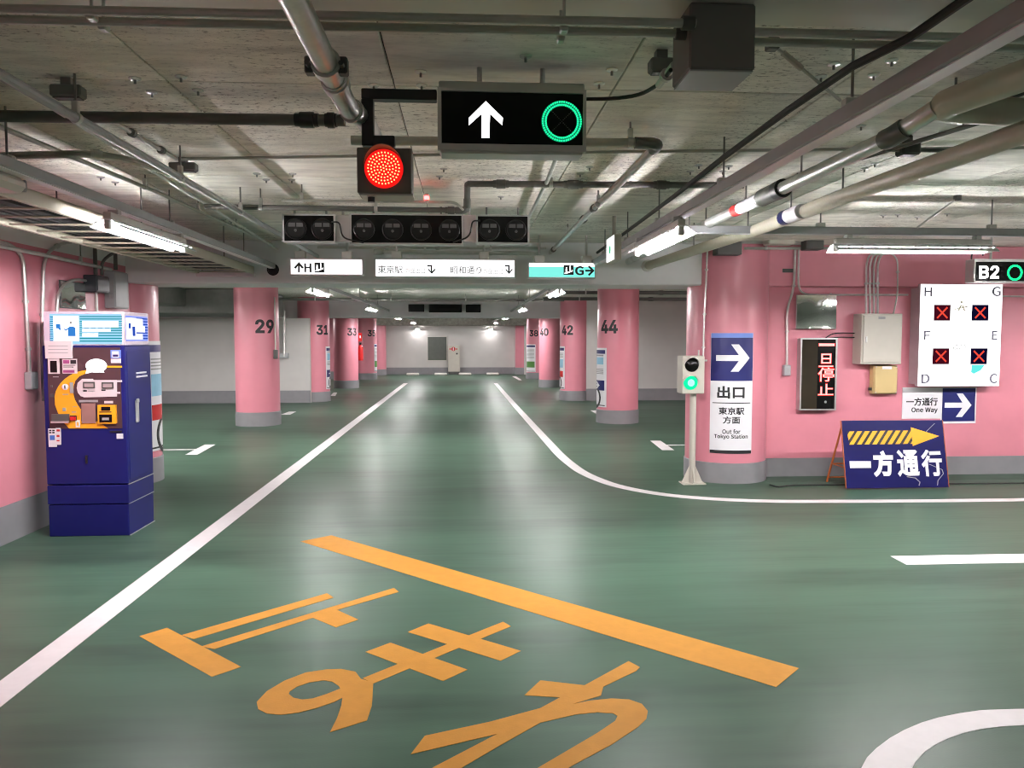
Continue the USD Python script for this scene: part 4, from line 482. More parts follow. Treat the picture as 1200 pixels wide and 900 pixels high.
# bracing by the raceway
t = thing('brace', 'diagonal threaded brace near the top right, fixed to the ceiling', 'brace', PZ(905, 52, 2.57)); a, b_ = PZ(905, 52, 2.56), PZ(985, 118, 2.40)
part(t, 'rod', tube([a, b_], .006, 8), galv); part(t, 'turnbuckle', tube([a + (b_ - a) * .15, a + (b_ - a) * .42], .011, 8), cabinetm); part(t, 'ceiling_hook', bx(a[0] - .02, a[0] + .02, a[1] - .02, a[1] + .02, a[2] - .02, CEIL, .004), rodm)
t = thing('brace', 'small diagonal brace under the pale ceiling, far right', 'brace', PZ(1122, 232, 2.56)); a, b_ = PZ(1122, 232, 2.56), np.array([3.3, 5.45, 2.36])
part(t, 'rod', tube([a, b_], .007, 8), galv); part(t, 'ceiling_hook', bx(a[0] - .02, a[0] + .02, a[1] - .02, a[1] + .02, a[2] - .02, CEIL, .004), rodm)

# left-hand pipes along the lane
t = run('strut_rail', 'flat grey rail running down the upper left of the ceiling', 'rail', [(-1.50, 1.2, 2.41), (-1.505, 8.15, 2.41)], .019, chan, hang=(.28, .44, .60, .8))
run('conduit', 'thin shiny conduit just beside the flat grey rail, upper left', 'conduit', [PZ(-40, 62, 2.48), PZ(325, 292, 2.48)], .011, galv)
run('conduit', 'thin conduit running down the ceiling between the flat rail and the lamps, upper left', 'conduit', [PZ(-30, 136, 2.5), PZ(190, 228, 2.5), PZ(318, 286, 2.5)], .012, conduitm, hang=(.35, .55, .75))
run('conduit', 'bright short conduit between the dark coupling and the rail, upper left', 'conduit', [PZ(128, 140, 2.53), PZ(206, 186, 2.53)], .011, galv, coup=((.3, .05), (.75, .05)), cm=rodm)
run('conduit', 'thick conduit from the left edge that bends to join the flat rail', 'conduit', [PZ(-40, 184, 2.43), PZ(105, 180, 2.43), PZ(150, 187, 2.43), PZ(185, 198, 2.43), PZ(208, 207, 2.43)], .018, conduitm, coup=((.55, .05),), cm=galv, rad=.2)
for q, lab in (((57, 103, 93, 113), 'small dark junction box on the ceiling, upper left'), ((197, 191, 228, 200), 'small dark junction box where conduits meet, left of the red signal'), ((763, 66, 791, 83), 'small dark junction box left of the big dark box')):
    a, b_ = PZ(q[0], q[3], 2.5), PZ(q[2], q[3], 2.5)
    j = thing('junction_box', lab, 'junction box', a); part(j, 'body', bx(a[0], b_[0], a[1], a[1] + .06, 2.505, 2.55, .006), boxgrey); part(j, 'lid', bx(a[0] + .008, b_[0] - .008, a[1] + .008, a[1] + .052, 2.499, 2.507, .003), darkmetal); part(j, 'mounting_foot', bx((a[0] + b_[0]) / 2 - .02, (a[0] + b_[0]) / 2 + .02, a[1] + .01, a[1] + .05, 2.545, CEIL), rodm)
# cable tray
TX0, TX1, TZ = -2.72, -2.17, 2.225
t = thing('cable_tray', 'ladder cable tray running along the left wall under the ceiling', 'cable tray', (-2.45, 4, TZ))
for x in (TX0, TX1): part(t, 'side_rail', bx(x - .014, x + .014, .5, 8.15, TZ, TZ + .075, .004), insul)
for k in range(26): y = .7 + k * .295; part(t, 'rung', bx(TX0, TX1, y - .011, y + .011, TZ + .008, TZ + .018, .002), insul)
part(t, 'end_bar', bx(TX0 - .02, TX1 + .02, 8.13, 8.19, TZ - .03, TZ + .01, .004), pale)
for x in (TX0, TX1):
    for y in (1.8, 3.6, 5.4, 7.2): part(t, 'hanger_rod', tube([(x, y, TZ + .07), (x, y, CEIL)], .005, 6), rodm)
rg = random.Random(5); ms = []
for k in range(13):
    x = TX0 + .05 + k * .036; P = [(x + rg.uniform(-.01, .01), y, TZ + .04 + rg.uniform(-.004, .012)) for y in np.linspace(.5, 8.1, 12)]; ms.append(tube(P, rg.choice((.012, .015, .009)), 8))
solo('cable_bundle', ms, cablem, 'black cables lying in the ladder cable tray at the left', 'cables', kind='stuff')
j = thing('junction_box', 'pale lamp-like housing at the left edge under the raceway', 'housing', PZ(0, 216, 2.22)); a, b_ = PZ(-60, 190, 2.23), PZ(34, 224, 2.23)
part(j, 'body', bx(b_[0] - .13, b_[0] + .0, b_[1] - 1.0, b_[1], 2.215, 2.285, .025), offwhite); part(j, 'end_plate', bx(b_[0] - .12, b_[0] - .01, b_[1] - .004, b_[1] + .008, 2.225, 2.28, .01), chan)

# right-hand pipes along the lane
P = [PZ(*q, 2.425) for q in ((1175, -30), (1130, 0), (1065, 45), (1000, 77), (925, 128), (850, 183), (790, 230), (735, 271), (700, 296))]
t = solo('power_cable', tube(P, .014, 10), cablem, 'thick black cable sagging along the right of the lane from the top edge', 'cable')
P = [PY(686, 116, 2.95), PY(715, 116, 2.9), PY(750, 112, 2.8), PY(775, 97, 2.65), PY(786, 82, 2.52)]
solo('power_cable', tube(fillet(P, .1, 4), .007, 10), cablem, 'black cable curving from the arrow sign up to the dark junction box', 'cable')
t = run('conduit', 'short shiny conduit where the black cable meets the dark junction box', 'conduit', [PY(772, 100, 2.66), PY(790, 76, 2.52)], .013, galv, coup=((.5, .03),), cm=alum)
t = thing('pull_box', 'big dark grey junction box hanging from the ceiling near the top', 'junction box', (.77, 2.39, 2.35))
part(t, 'body', bx(.672, .872, 2.292, 2.48, 2.352, 2.545, .006), boxgrey); part(t, 'bottom_plate', bx(.676, .868, 2.296, 2.476, 2.347, 2.353, .002), chan); part(t, 'ceiling_mount', bx(.70, .84, 2.32, 2.46, 2.54, CEIL), darkmetal)
z = 2.385; x = 1.77
t = run('water_pipe', 'galvanised pipe with red and white bands running away at the right', 'pipe', [PZ(1097, 127, 2.45), (x, 3.12, z), (x, 8.2, z)], .036, galv, hang=(.2, .35, .58, .77), clamp=False)
part(t, 'end_flange', tube([(x + .3 * (PZ(1097, 127, 2.45)[0] - x), 3.12 + .3 * (PZ(1097, 127, 2.45)[1] - 3.12), z + .3 * (2.45 - z)), (x, 3.12, z), (x, 3.17, z)], .043, 16), darkpipe)
part(t, 'coupling', tube([(x, 4.28, z), (x, 4.5, z)], .05, 16), darkpipe); part(t, 'seal_ring', tube([(x, 4.2, z), (x, 4.28, z)], .052, 16), blackm)
part(t, 'white_band', tube([(x, 4.55, z), (x, 4.86, z)], .038, 16), signwhite); part(t, 'red_band', tube([(x, 4.87, z), (x, 4.96, z)], .039, 16), redp)
z = 2.335; x = 1.98
t = run('water_pipe', 'long beige lagged pipe with a blue band running down the right', 'pipe', [PZ(1290, 118, z), PZ(1200, 155, z), PZ(1000, 226, z), PZ(885, 270, z), [1.97, 8.19, z]], .044, insul, hang=(.3, .42, .55, .75), clamp=False)
a = PZ(922, 254, z); part(t, 'blue_band', tube([(a[0], a[1] - .03, z), (a[0], a[1] + .05, z)], .0465, 16), navy); part(t, 'white_band', tube([(a[0], a[1] - .22, z), (a[0], a[1] - .03, z)], .0458, 16), signwhite)
part(t, 'end_collar', tube([(1.97, 8.13, z), (1.97, 8.2, z)], .062, 16), offwhite)
z = 2.365
t = run('water_pipe', 'thick beige lagged pipe that turns sharply to the right at the top right corner', 'pipe', [(PZ(1200, 88, 2.46) * 2.6 - PZ(1096, 126, 2.46) * 1.6), PZ(1096, 126, 2.46), PZ(1096, 126, 2.46) + (PZ(1200, 132, 2.46) - PZ(1096, 126, 2.46)) * 14], .055, insul, hang=(.05, .16), clamp=False, rad=.09)
run('water_pipe', 'dark grey pipe seen between the two legs of the thick beige pipe', 'pipe', [PZ(1155, 120, 2.545), PZ(1230, 92, 2.545), (4, 2.3, 2.545)], .028, darkpipe, rad=.05)
run('conduit', 'thin dark conduit with a small box between the galvanised and beige pipes', 'conduit', [PZ(1160, 140, 2.51), PZ(985, 193, 2.51), PZ(880, 240, 2.51), PZ(845, 258, 2.51)], .011, darkpipe, hang=(.3, .5, .8))
a = PZ(1064, 178, 2.5); j = thing('junction_box', 'small dark conduit box between the galvanised and beige pipes', 'junction box', a); part(j, 'body', bx(a[0] - .05, a[0] + .05, a[1] - .04, a[1] + .04, 2.48, 2.55, .01), darkmetal); part(j, 'stub', tube([(a[0] - .12, a[1], 2.51), (a[0] + .3, a[1], 2.51)], .011, 8), darkpipe); part(j, 'ceiling_mount', bx(a[0] - .015, a[0] + .015, a[1] - .015, a[1] + .015, 2.545, CEIL), rodm)
run('conduit', 'conduit close under the beam behind the lit direction signs, upper one', 'conduit', [PY(372, 290, 7.9), PY(640, 291, 7.9)], .013, galv, coup=((.3, .05), (.52, .05)), cm=alum)
run('conduit', 'shiny conduit behind the lit direction signs with a rounded left end', 'conduit', [PY(440, 295, 7.8), PY(632, 297, 7.8)], .02, galv, hang=(.3, .7), coup=((.02, .1),), cm=conduitm)
run('conduit', 'blue-lit conduit slanting down to the beam above the cyan sign', 'conduit', [PZ(700, 240, 2.44), PY(645, 296, 8.1)], .018, galv, coup=((.05, .08), (.9, .1)))
# conduits and boxes in front of the pink wall, right
for y, x0, x1, lab in ((284, 800, 947, 'upper'), (291, 872, 1000, 'lower')):
    a, b_ = PY(x0, y, 8.0), PY(x1, y, 8.0); run('conduit', f'{lab} horizontal conduit under the grey channel, above the mirror', 'conduit', [a, b_], .015, galv if lab == 'upper' else conduitm, hang=(.2, .7))
for q, m, lab in (((840, 283, 870, 298), darkmetal, 'dark box on the pink pillar top under the grey channel'), ((945, 277, 966, 292), darkmetal, 'small black box at the end of the upper conduit, left of the edge-on lamp'), ((900, 276, 932, 286), cabinetm, 'flat beige box under the grey channel')):
    a, b_ = PY(q[0], q[3], 7.85), PY(q[2], q[1], 7.85); j = thing('junction_box', lab, 'junction box', a); part(j, 'body', bx(a[0], b_[0], 7.85, 7.99, a[2], b_[2], .006), m)
    part(j, 'lid', bx(a[0] + .01, b_[0] - .01, 7.843, 7.852, a[2] + .01, b_[2] - .01, .003), m); part(j, 'hanger_rod', tube([((a[0] + b_[0]) / 2, 7.93, b_[2]), ((a[0] + b_[0]) / 2, 7.93, CEIL)], .006, 6), rodm)
YC = 8.385
def wallrun(lab, pts, r, clips=(), rad=.12, m=galv, Y=YC):
    P = [PY(*p, Y) for p in pts]; P = [PY(*p, 8.24) if (q[2] > 2.08 and Y > 8.25) else q for p, q in zip(pts, P)]; return run('conduit', lab, 'conduit', P, r, m, rad=rad, coup=[(c, .025) for c in clips], cm=alum)
t = wallrun('thin conduit running down the exit-sign pillar', [(829, 290), (827, 340), (825, 380), (824, 420)], .009, (.2, .6, .9), Y=8.02)
t = wallrun('conduit down the pink wall left of the mirror, ending in a small switch box', [(932, 292), (930, 340), (922, 362), (922, 430)], .013, (.3, .7)); a = PY(922, 434, 8.36)
part(t, 'switch_box', bx(a[0] - .04, a[0] + .04, 8.34, YC + .015, a[2] - .06, a[2] + .06, .008), chan); part(t, 'wall_bracket', bx(*(PY(920, 315, 8.2)[0] + np.array([-.0, .13])), 8.255, 8.275, *(PY(920, 317, 8.25)[2] + np.array([-.02, .02]))), darkmetal)
wallrun('conduit from the ceiling that bends and runs along the wall above the mirror', [(936, 292), (935.5, 338), (943, 345.5), (1064, 345.5)], .011, (.5, .8))
for k, x in enumerate((1015, 1019.5, 1024, 1028.5)): wallrun(f'{("first", "second", "third", "fourth")[k]} of four parallel conduits dropping into the beige cabinet', [(x + 14, 297), (x + 4, 298), (x, 310), (x, 368)], .011, (.55,), Y=8.27)
wallrun('loose bent conduit right of the four parallel ones, into the beige cabinet', [(1036, 297), (1046, 297), (1052, 305), (1052, 345), (1047, 368)], .009, (.4,), Y=8.27)
for k in (0, 1): wallrun(f'{("upper", "lower")[k]} short bent cable from the red message panel to the beige cabinet', [(966, 397), (975, 391 + 5 * k), (985, 390 + 5 * k), (1003, 390.5 + 5 * k)], .006, m=cablem, Y=8.36)
wallrun('thin conduit along the wall right of the lit map panel', [(1170, 347), (1260, 348)], .01)

# left wall conduits and boxes
XC = -3.445
def leftrun(lab, pts, r, clips=(), rad=.15, m=galv):
    return run('conduit', lab, 'conduit', [PX(*p, XC) for p in pts], r, m, rad=rad, coup=[(c, .03) for c in clips], cm=alum)
t = leftrun('conduit down the left wall ending in a small switch box', [(-25, 278), (12, 286), (27, 300), (35, 442)], .014, (.6, .85)); a = PX(36, 446, XC)
part(t, 'switch_box', bx(XL, XL + .06, a[1] - .05, a[1] + .05, a[2] - .07, a[2] + .07, .008), chan)
leftrun('conduit that bends off the ceiling and runs down behind the payment machine', [(150, 285.5), (72, 284), (51, 300), (49, 400), (51, 470)], .014, (.5, .75))
leftrun('short bent conduit from the dark box down behind the payment machine', [(122, 331), (84, 327), (67, 340), (67, 385)], .013)
run('conduit', 'long conduit sloping along the top of the left wall', 'conduit', [PX(-60, 276, -3.40), PX(62, 301, -3.40), PX(130, 316, -3.40)], .016, galv, hang=(.75,))
def wallbox_left(name, lab, q, Y0, Y1, m, cat):
    a, b_ = PY(q[0], q[3], Y0), PY(q[2], q[1], Y0); b_[0] = XL + q[4]; j = thing(name, lab, cat, (XL, Y0, a[2])); part(j, 'body', bx(XL, b_[0], Y0, Y1, a[2], b_[2], .008), m)
    part(j, 'lid', bx(b_[0] - .004, b_[0] + .006, Y0 + .012, Y1 - .012, a[2] + .012, b_[2] - .012, .003), m); return j, a, b_
wallbox_left('junction_box', 'dark grey box high on the left wall above the payment machine', (118, 322, 143, 342, .12), 7.3, 7.56, mat('slate_box_paint', (.04, .043, .052), .45), 'junction box')
j, a, b_ = wallbox_left('wall_cabinet', 'light grey cabinet high on the left wall, right of the dark box', (140, 317, 163, 361, .10), 7.71, 8.02, chan, 'cabinet'); part(j, 'latch', bx(b_[0] - .05, b_[0] - .02, 7.70, 7.712, a[2] + .1, a[2] + .13), alum)
for k, x in enumerate((128, 154)): run('conduit', f'upright stub conduit above the {("dark box", "light grey cabinet")[k]} on the left wall', 'conduit', [(XL + .06, 7.42 + .42 * k, (2.15, 2.23)[k]), (XL + .06, 7.42 + .42 * k, CEIL)], .018, darkpipe)
run('conduit', 'curved dark conduit rising from the dark box to the cable tray', 'conduit', [(XL + .08, 7.5, 2.15), (XL + .08, 7.5, 2.28), (XL + .2, 7.52, 2.38), (TX0 + .1, 7.55, 2.38)], .014, darkpipe, rad=.1)
run('conduit', 'upright conduit below the dark box on the left wall', 'conduit', [(XL + .06, 7.42, 2.01), (XL + .06, 7.42, 1.5)], .013, galv)
t = thing('wall_mirror', 'dark mirror plate on the left wall above the payment machine', 'mirror', (XL, 7.1, 1.82))
part(t, 'glass', bx(XL + .014, XL + .02, 6.88, 7.30, 1.83, 2.05), mirror); part(t, 'backing', bx(XL, XL + .014, 6.87, 7.31, 1.82, 2.06, .003), darkmetal)

# ceiling inserts: a round plate with a stud
proto = None; ORD = 'first second third fourth fifth sixth seventh eighth ninth tenth eleventh twelfth'.split(); seen = {}
def spot(x, y):
    if x < 300 and y < 120: return 'above the dark pipe at the upper left'
    if x < 300: return 'near the left raceway' if y < 240 else 'left of the dark display panels'
    if x < 400: return 'left of the red signal'
    if x < 510 and y < 120: return 'beside the black signal bracket'
    if x < 640: return 'between the arrow sign and the display panels' if y > 180 else 'right above the arrow sign'
    if x < 730: return 'just right of the arrow sign' if y < 120 else 'below the right end of the arrow sign'
    if x < 900: return 'left of the right-hand raceway'
    if y < 95: return 'by the diagonal brace at the upper right'
    return 'between the pipes at the right' if y < 200 else 'in the pale ceiling above the edge-on lamp'
for (x, y) in sorted(((158, 91), (212, 89), (178, 107), (232, 105), (493, 83), (438, 99), (494, 99), (616, 65), (717, 81), (702, 97), (962, 89), (1045, 70), (1024, 87), (977, 74), (1009, 147), (1129, 143), (1106, 153), (1025, 191), (1013, 197), (301, 203), (312, 210), (343, 203), (342, 210), (515, 206), (520, 197), (680, 203), (691, 195), (809, 200), (819, 193), (847, 200), (854, 194), (135, 213), (118, 207), (587, 230), (262, 257), (271, 259), (283, 265), (287, 267), (1035, 252), (1052, 251), (1075, 254), (1110, 250), (930, 248), (955, 243))):
    c = PZ(x, y, CEIL); w_ = spot(x, y); seen[w_] = seen.get(w_, 0) + 1; lab = f'{ORD[seen[w_] - 1]} round ceiling insert from the left {w_}'
    if proto is None:
        proto = thing('ceiling_insert', lab, 'ceiling insert', c, 'ceiling inserts with studs')
        part(proto, 'plate', lathe([(0, .001), (.023, .001), (.023, -.005), (.017, -.009), (0, -.009)], c, n=20), shiny); part(proto, 'stud', tube([c - [0, 0, .008], c - [0, 0, .024]], .005, 8), rodm)
    else: copy_of(proto, c, lab)
# ------------------------------------------------------------------ overhead arrow sign and red signal
def ring_dots(c, Y, radii, n, rd, d=.004):
    return trimesh.util.concatenate([front(Point(c[0] + r * math.sin(2 * math.pi * k / n), c[2] + r * math.cos(2 * math.pi * k / n)).buffer(rd, 2), Y, d) for r in radii for k in range(n)])
Y = 2.9; a, b_ = PY(513, 172, Y), PY(687, 106, Y)
t = thing('arrow_sign', 'overhead black sign with a white up arrow and a green ring of lights', 'sign', ((a[0] + b_[0]) / 2, Y, a[2]))
part(t, 'housing', bx(a[0] + .004, b_[0] - .004, Y + .012, Y + .16, a[2], b_[2] + .03, .005), alum)
fr = sbox(a[0], a[2] - .012, b_[0], b_[2]).difference(sbox(a[0] + .014, a[2] + .012, b_[0] - .012, b_[2] - .013))
part(t, 'frame', front(fr, Y + .014, .02), alum); part(t, 'bottom_trim', bx(a[0] + .01, b_[0] - .01, Y + .0, Y + .1, a[2] - .022, a[2] - .008, .004), alum)
part(t, 'face', bx(a[0] + .01, b_[0] - .01, Y + .004, Y + .014, a[2] + .008, b_[2] - .008), screen)
for sx in (-.12, .12): part(t, 'hanger', tube([(.185 + sx, Y + .08, b_[2]), (.185 + sx, Y + .08, CEIL)], .01, 8), alum)
A3 = lambda l: [(400 + x / 4, 80 + y / 4) for x, y in l]
part(t, 'arrow', front(fpoly(A3([(677, 155), (757, 233), (755, 268), (697, 214), (694, 327), (656, 327), (657, 214), (597, 268), (597, 234)]), Y + .004), Y + .004, .003), led_white)
c = PY(658.5, 142, Y)
part(t, 'green_light_ring', ring_dots(c, Y + .004, (.0605, .0715), 52, .0026), led_ring, kind='stuff')
part(t, 'ring_glow_lens', front(Point(c[0], c[2]).buffer(.0765).difference(Point(c[0], c[2]).buffer(.056)), Y + .0045, .001), emit('led_green_lens', (.005, .30, .17), .8))
part(t, 'unlit_cross', trimesh.util.concatenate([front(Point(c[0] + s * k * .0055, c[2] + k * .0055).buffer(.0012, 2), Y + .004, .002) for s in (-1, 1) for k in range(-7, 8)]), greyink, kind='stuff')
t = thing('signal_bracket', 'black angled bracket that carries the red signal beside the arrow sign', 'bracket', PY(423, 105, Y + .05)); B = lambda x0, y0, x1, y1, n: part(t, n, bx(PY(x0, y0, Y + .05)[0], PY(x1, y1, Y + .05)[0], Y + .03, Y + .075, PY(x1, y1, Y + .05)[2], PY(x0, y0, Y + .05)[2], .003), blackm)
B(424, 105, 512, 119, 'arm'); B(424, 117, 438.5, 172, 'upright'); B(437, 160, 463, 174, 'foot')
Y = 2.86; a, b_ = PY(418.5, 226, Y), PY(482, 173.5, Y)
t = thing('traffic_signal', 'square grey signal lamp glowing red with a round hooded lens', 'traffic signal', ((a[0] + b_[0]) / 2, Y, a[2]))
part(t, 'body', bx(a[0], b_[0], Y, Y + .12, a[2], b_[2], .004), mat('signal_body_paint', (.16, .145, .125), .5)); part(t, 'underside', bx(a[0] + .01, b_[0] + .004, Y + .01, Y + .13, a[2] - .006, a[2] + .002), offwhite)
c = PY(450, 198, Y)
part(t, 'lens', lathe([(.070, 0), (.070, .006), (.063, .010), (0, .014)], c, 'y', 40), emit('red_lens_glow', (1.0, .012, .010), 1.0))
dots = [Point(c[0] + r * math.cos(2 * math.pi * k / n + r * 60), c[2] + r * math.sin(2 * math.pi * k / n + r * 60)).buffer(.0030, 2) for r, n in ((.0, 1), (.0112, 6), (.0224, 12), (.0336, 18), (.0448, 24), (.056, 30)) for k in range(n)]
part(t, 'light_dots', trimesh.util.concatenate([front(g, c[1] - .013, .003) for g in dots]), led_amber_red, kind='stuff')
hood = []; 
for s0, s1 in ((0, 1),):
    n = 28; V = []; Fc = []
    for i in range(n + 1):
        an = math.radians(-25 + 230 * i / n); L = .012 + .062 * max(0, math.sin(an)) 
        for (rr, yy) in ((.074, 0), (.074, -L), (.0715, -L), (.0715, 0)): V.append((c[0] + rr * math.cos(an), c[1] + yy, c[2] + rr * math.sin(an)))
    for i in range(n):
        for k in range(4): p, q = i * 4 + k, i * 4 + (k + 1) % 4; Fc += [[p, q, q + 4], [p, q + 4, p + 4]]
    hood = trimesh.Trimesh(V, np.array(Fc), process=False); hood.fix_normals()
part(t, 'hood', hood, darkmetal); part(t, 'knob', lathe([(0, -.02), (.013, -.02), (.013, 0), (0, 0)], (a[0] + .045, Y + .05, a[2] - .004)), blackm)

# dark display panels
lensring = mat('lens_ring_black', (.010, .010, .010), .3, spec=.3)
Y = 6.0
for q, n, lab in (((331, 251, 393, 284), 2, 'left dark display panel with two round lamps, hung above the lane'), ((410, 251, 543, 286), 4, 'middle dark display panel with four round lamps, hung above the lane'), ((558, 252, 620.5, 285.5), 2, 'right dark display panel with two round lamps, hung above the lane')):
    a, b_ = PY(q[0], q[3], Y), PY(q[2], q[1], Y); t = thing('display_panel', lab, 'display panel', (a[0], Y, a[2]))
    part(t, 'housing', bx(a[0] + .003, b_[0] - .003, Y + .01, Y + .13, a[2] + .003, b_[2] - .003, .004), alum)
    part(t, 'frame', front(sbox(a[0], a[2], b_[0], b_[2]).difference(sbox(a[0] + .014, a[2] + .012, b_[0] - .014, b_[2] - .012)), Y + .012, .014), alum)
    part(t, 'face', bx(a[0] + .01, b_[0] - .01, Y + .004, Y + .012, a[2] + .01, b_[2] - .01), screen)
    for k in range(n):
        x = a[0] + (b_[0] - a[0]) * (k + .5) / n; zc = (a[2] + b_[2]) / 2 - .004
        L = part(t, 'round_lamp', lathe([(.082, 0), (.082, .008), (.074, .012), (.066, .004), (0, .001)], (x, Y + .004, zc), 'y', 28), lensring)
        part(L, 'lens_bars', [front(sbox(x - .055, zc + .016, x - .004, zc + .045), Y + .001, .003), front(sbox(x + .006, zc + .016, x + .055, zc + .045), Y + .001, .003)], mat('dim_lens_grey', (.10, .10, .10), .3) if (k == 0 and n == 2 and q[0] == 331) else '/World/Looks/dim_lens_grey')
        part(L, 'hub', lathe([(.010, 0), (.010, .012), (0, .012)], (x, Y, zc - .012), 'y', 12), '/World/Looks/dim_lens_grey')
    for s in (.2, .8): x = a[0] + (b_[0] - a[0]) * s; part(t, 'hanger', tube([(x, Y + .07, b_[2] - .01), (x, Y + .07, CEIL)], .008, 8), rodm)
for x0, x1, lab in ((393, 410, 'left'), (543, 558, 'right')):
    a, b_ = PY(x0, 283, Y + .03), PY(x1, 252, Y + .03); t = thing('junction_plate', f'pinkish grey plate joining the dark display panels, {lab} one', 'plate', (a[0], Y, a[2])); part(t, 'plate', bx(a[0] + .001, b_[0] - .001, Y + .03, Y + .1, a[2], b_[2], .003), pale if lab == 'right' else alum)
    part(t, 'cable', tube(fillet([(a[0] - .02, Y - .01, b_[2] - .06), (a[0] + .04, Y - .02, b_[2] - .06), (a[0] + .06, Y - .02, a[2] + .02), (a[0] + .22, Y, a[2] - .012)] if lab == 'left' else [(b_[0] + .03, Y - .01, b_[2] - .05), (b_[0] - .03, Y - .02, b_[2] - .05), (b_[0] - .05, Y - .02, a[2] + .03), (a[0] - .08, Y, a[2] - .012)], .05), .006, 8), cablem); part(t, 'hanger', tube([((a[0] + b_[0]) / 2, Y + .06, b_[2]), ((a[0] + b_[0]) / 2, Y + .06, CEIL)], .01, 8), alum)

# lit direction signs
Y = 7.6
def stairs(x0, y0, x1, y1):
    """black square with white stair flight and figures, as a list of (geometry, material)"""
    bgd = frect(x0, y0, x1, y1, Y); A, B, C_, D = bgd.bounds; w, h = C_ - A, D - B
    figs = [Point(A + w * q, B + h * (.84 + s)).buffer(h * .075).union(sbox(A + w * (q - .075), B + h * (.40 + s), A + w * (q + .075), B + h * (.73 + s))) for q, s in ((.27, -.10), (.66, .05))]
    slope = Polygon([(A + w * .08, B + h * .10), (A + w * .30, B + h * .10), (A + w * .92, B + h * .36), (A + w * .92, B + h * .50), (A + w * .72, B + h * .42), (A + w * .08, B + h * .19)])
    return bgd, union_all(figs + [slope])
def dirsign(q, lab, face, draw, stems):
    a, b_ = PY(q[0], q[3], Y), PY(q[2], q[1], Y); t = thing('direction_sign', lab, 'sign', ((a[0] + b_[0]) / 2, Y, a[2]))
    part(t, 'housing', bx(a[0] - .012, b_[0] + .012, Y + .006, Y + .12, a[2] - .012, b_[2] + .012, .005), pale if face is lit_white and q[0] < 400 else alum); part(t, 'lit_face', bx(a[0], b_[0], Y, Y + .007, a[2], b_[2]), face)
    for g, m, n in draw: part(t, n, front(g, Y, {'white_band': .002, 'pictogram_figure': .006}.get(n, .004)), m)
    for x in stems:
        p = PY(x, 300, Y + .06); part(t, 'stem_box', bx(p[0] - .05, p[0] + .05, Y + .02, Y + .1, b_[2] + .005, b_[2] + .085, .005), offwhite); part(t, 'hanger', tube([(p[0], Y + .06, b_[2] + .08), (p[0], Y + .06, CEIL)], .012, 8), alum)
ar = lambda pts: fpoly(pts, Y)
up = ar([(350.5, 307), (356, 313.5), (354, 315), (351.5, 311.6), (351.5, 319), (349.3, 319), (349.3, 311.6), (346.5, 315), (344.5, 313.5)])
dn = lambda x: ar([(x, 310.5), (x + 1, 310.5), (x + 1, 318), (x + 4, 315), (x + 5, 316), (x + .5, 321), (x - 4, 316), (x - 3, 315), (x - .6, 318), (x - .6, 312), (x - 4.5, 312), (x - 4.5, 310.5)])
rt_ = ar([(686, 316.2), (692.5, 316.2), (689, 312.6), (690.6, 311.2), (696.6, 317.2), (690.6, 323.2), (689, 321.8), (692.5, 318.2), (686, 318.2)])
bg, fg = stairs(368.5, 308, 380, 319.3)
dirsign((341, 304.5, 424, 321), 'lit white sign with up arrow, letter H and stairs pictogram', lit_white, [(up, ink, 'arrow'), (ffit(text('H', 1, .03), 356.5, 308.5, 365, 319, Y), ink, 'lettering'), (bg, ink, 'pictogram'), (affinity.scale(fg, .98, .98), led_white, 'pictogram_figure')], (352, 407))
dirsign((440.5, 305, 603, 323.5), 'long lit white sign with two down-turn arrows and station and street lettering', lit_white, [(dn(505.5), ink, 'arrow'), (dn(596), ink, 'arrow'), (ffit(text('東京駅', 1, .004), 443, 311, 472, 320.5, Y), greyink, 'lettering'), (ffit(text('昭和通り', 1, .004), 528, 312, 564, 321, Y), greyink, 'lettering'), (ffit(text('方面出口', 1, -.004), 475, 314, 498, 320.5, Y), mat('faint_ink', (.55, .55, .55)), 'small_lettering'), (ffit(text('方面出口', 1, -.004), 566, 315, 589, 321.5, Y), '/World/Looks/faint_ink', 'small_lettering')], (465, 567))
bg, fg = stairs(660.5, 311, 672, 322)
t = dirsign((620, 309.5, 697, 324.5), 'lit cyan sign with stairs pictogram, letter G and right arrow', lit_cyan, [(frect(620, 308, 697, 313, Y), lit_white, 'white_band'), (rt_, ink, 'arrow'), (ffit(text('G', 1, .03), 674, 312, 684, 322.5, Y), ink, 'lettering'), (bg, ink, 'pictogram'), (affinity.scale(fg, .98, .98), led_white, 'pictogram_figure')], (632, 687))
t = thing('exit_light', 'small lit white emergency exit panel with a green mark, edge-on beside the right lamp', 'exit light', (1.28, 6.42, 2.2))
part(t, 'housing', bx(1.235, 1.295, 6.26, 6.60, 2.195, 2.41, .005), offwhite); part(t, 'lit_face', bx(1.230, 1.236, 6.275, 6.585, 2.205, 2.40), lit_white); part(t, 'front_edge', bx(1.24, 1.29, 6.254, 6.262, 2.2, 2.405), cabinetm)
part(t, 'green_mark', place(ext(Point(6.43, 2.30).buffer(.035), .002), (1.2295, 0, 0), (0, 1, 0), (0, 0, 1)), emit('exit_green', (.03, .55, .25), 1.0)); part(t, 'hanger', tube([(1.265, 6.43, 2.4), (1.265, 6.43, CEIL)], .018, 8), conduitm)
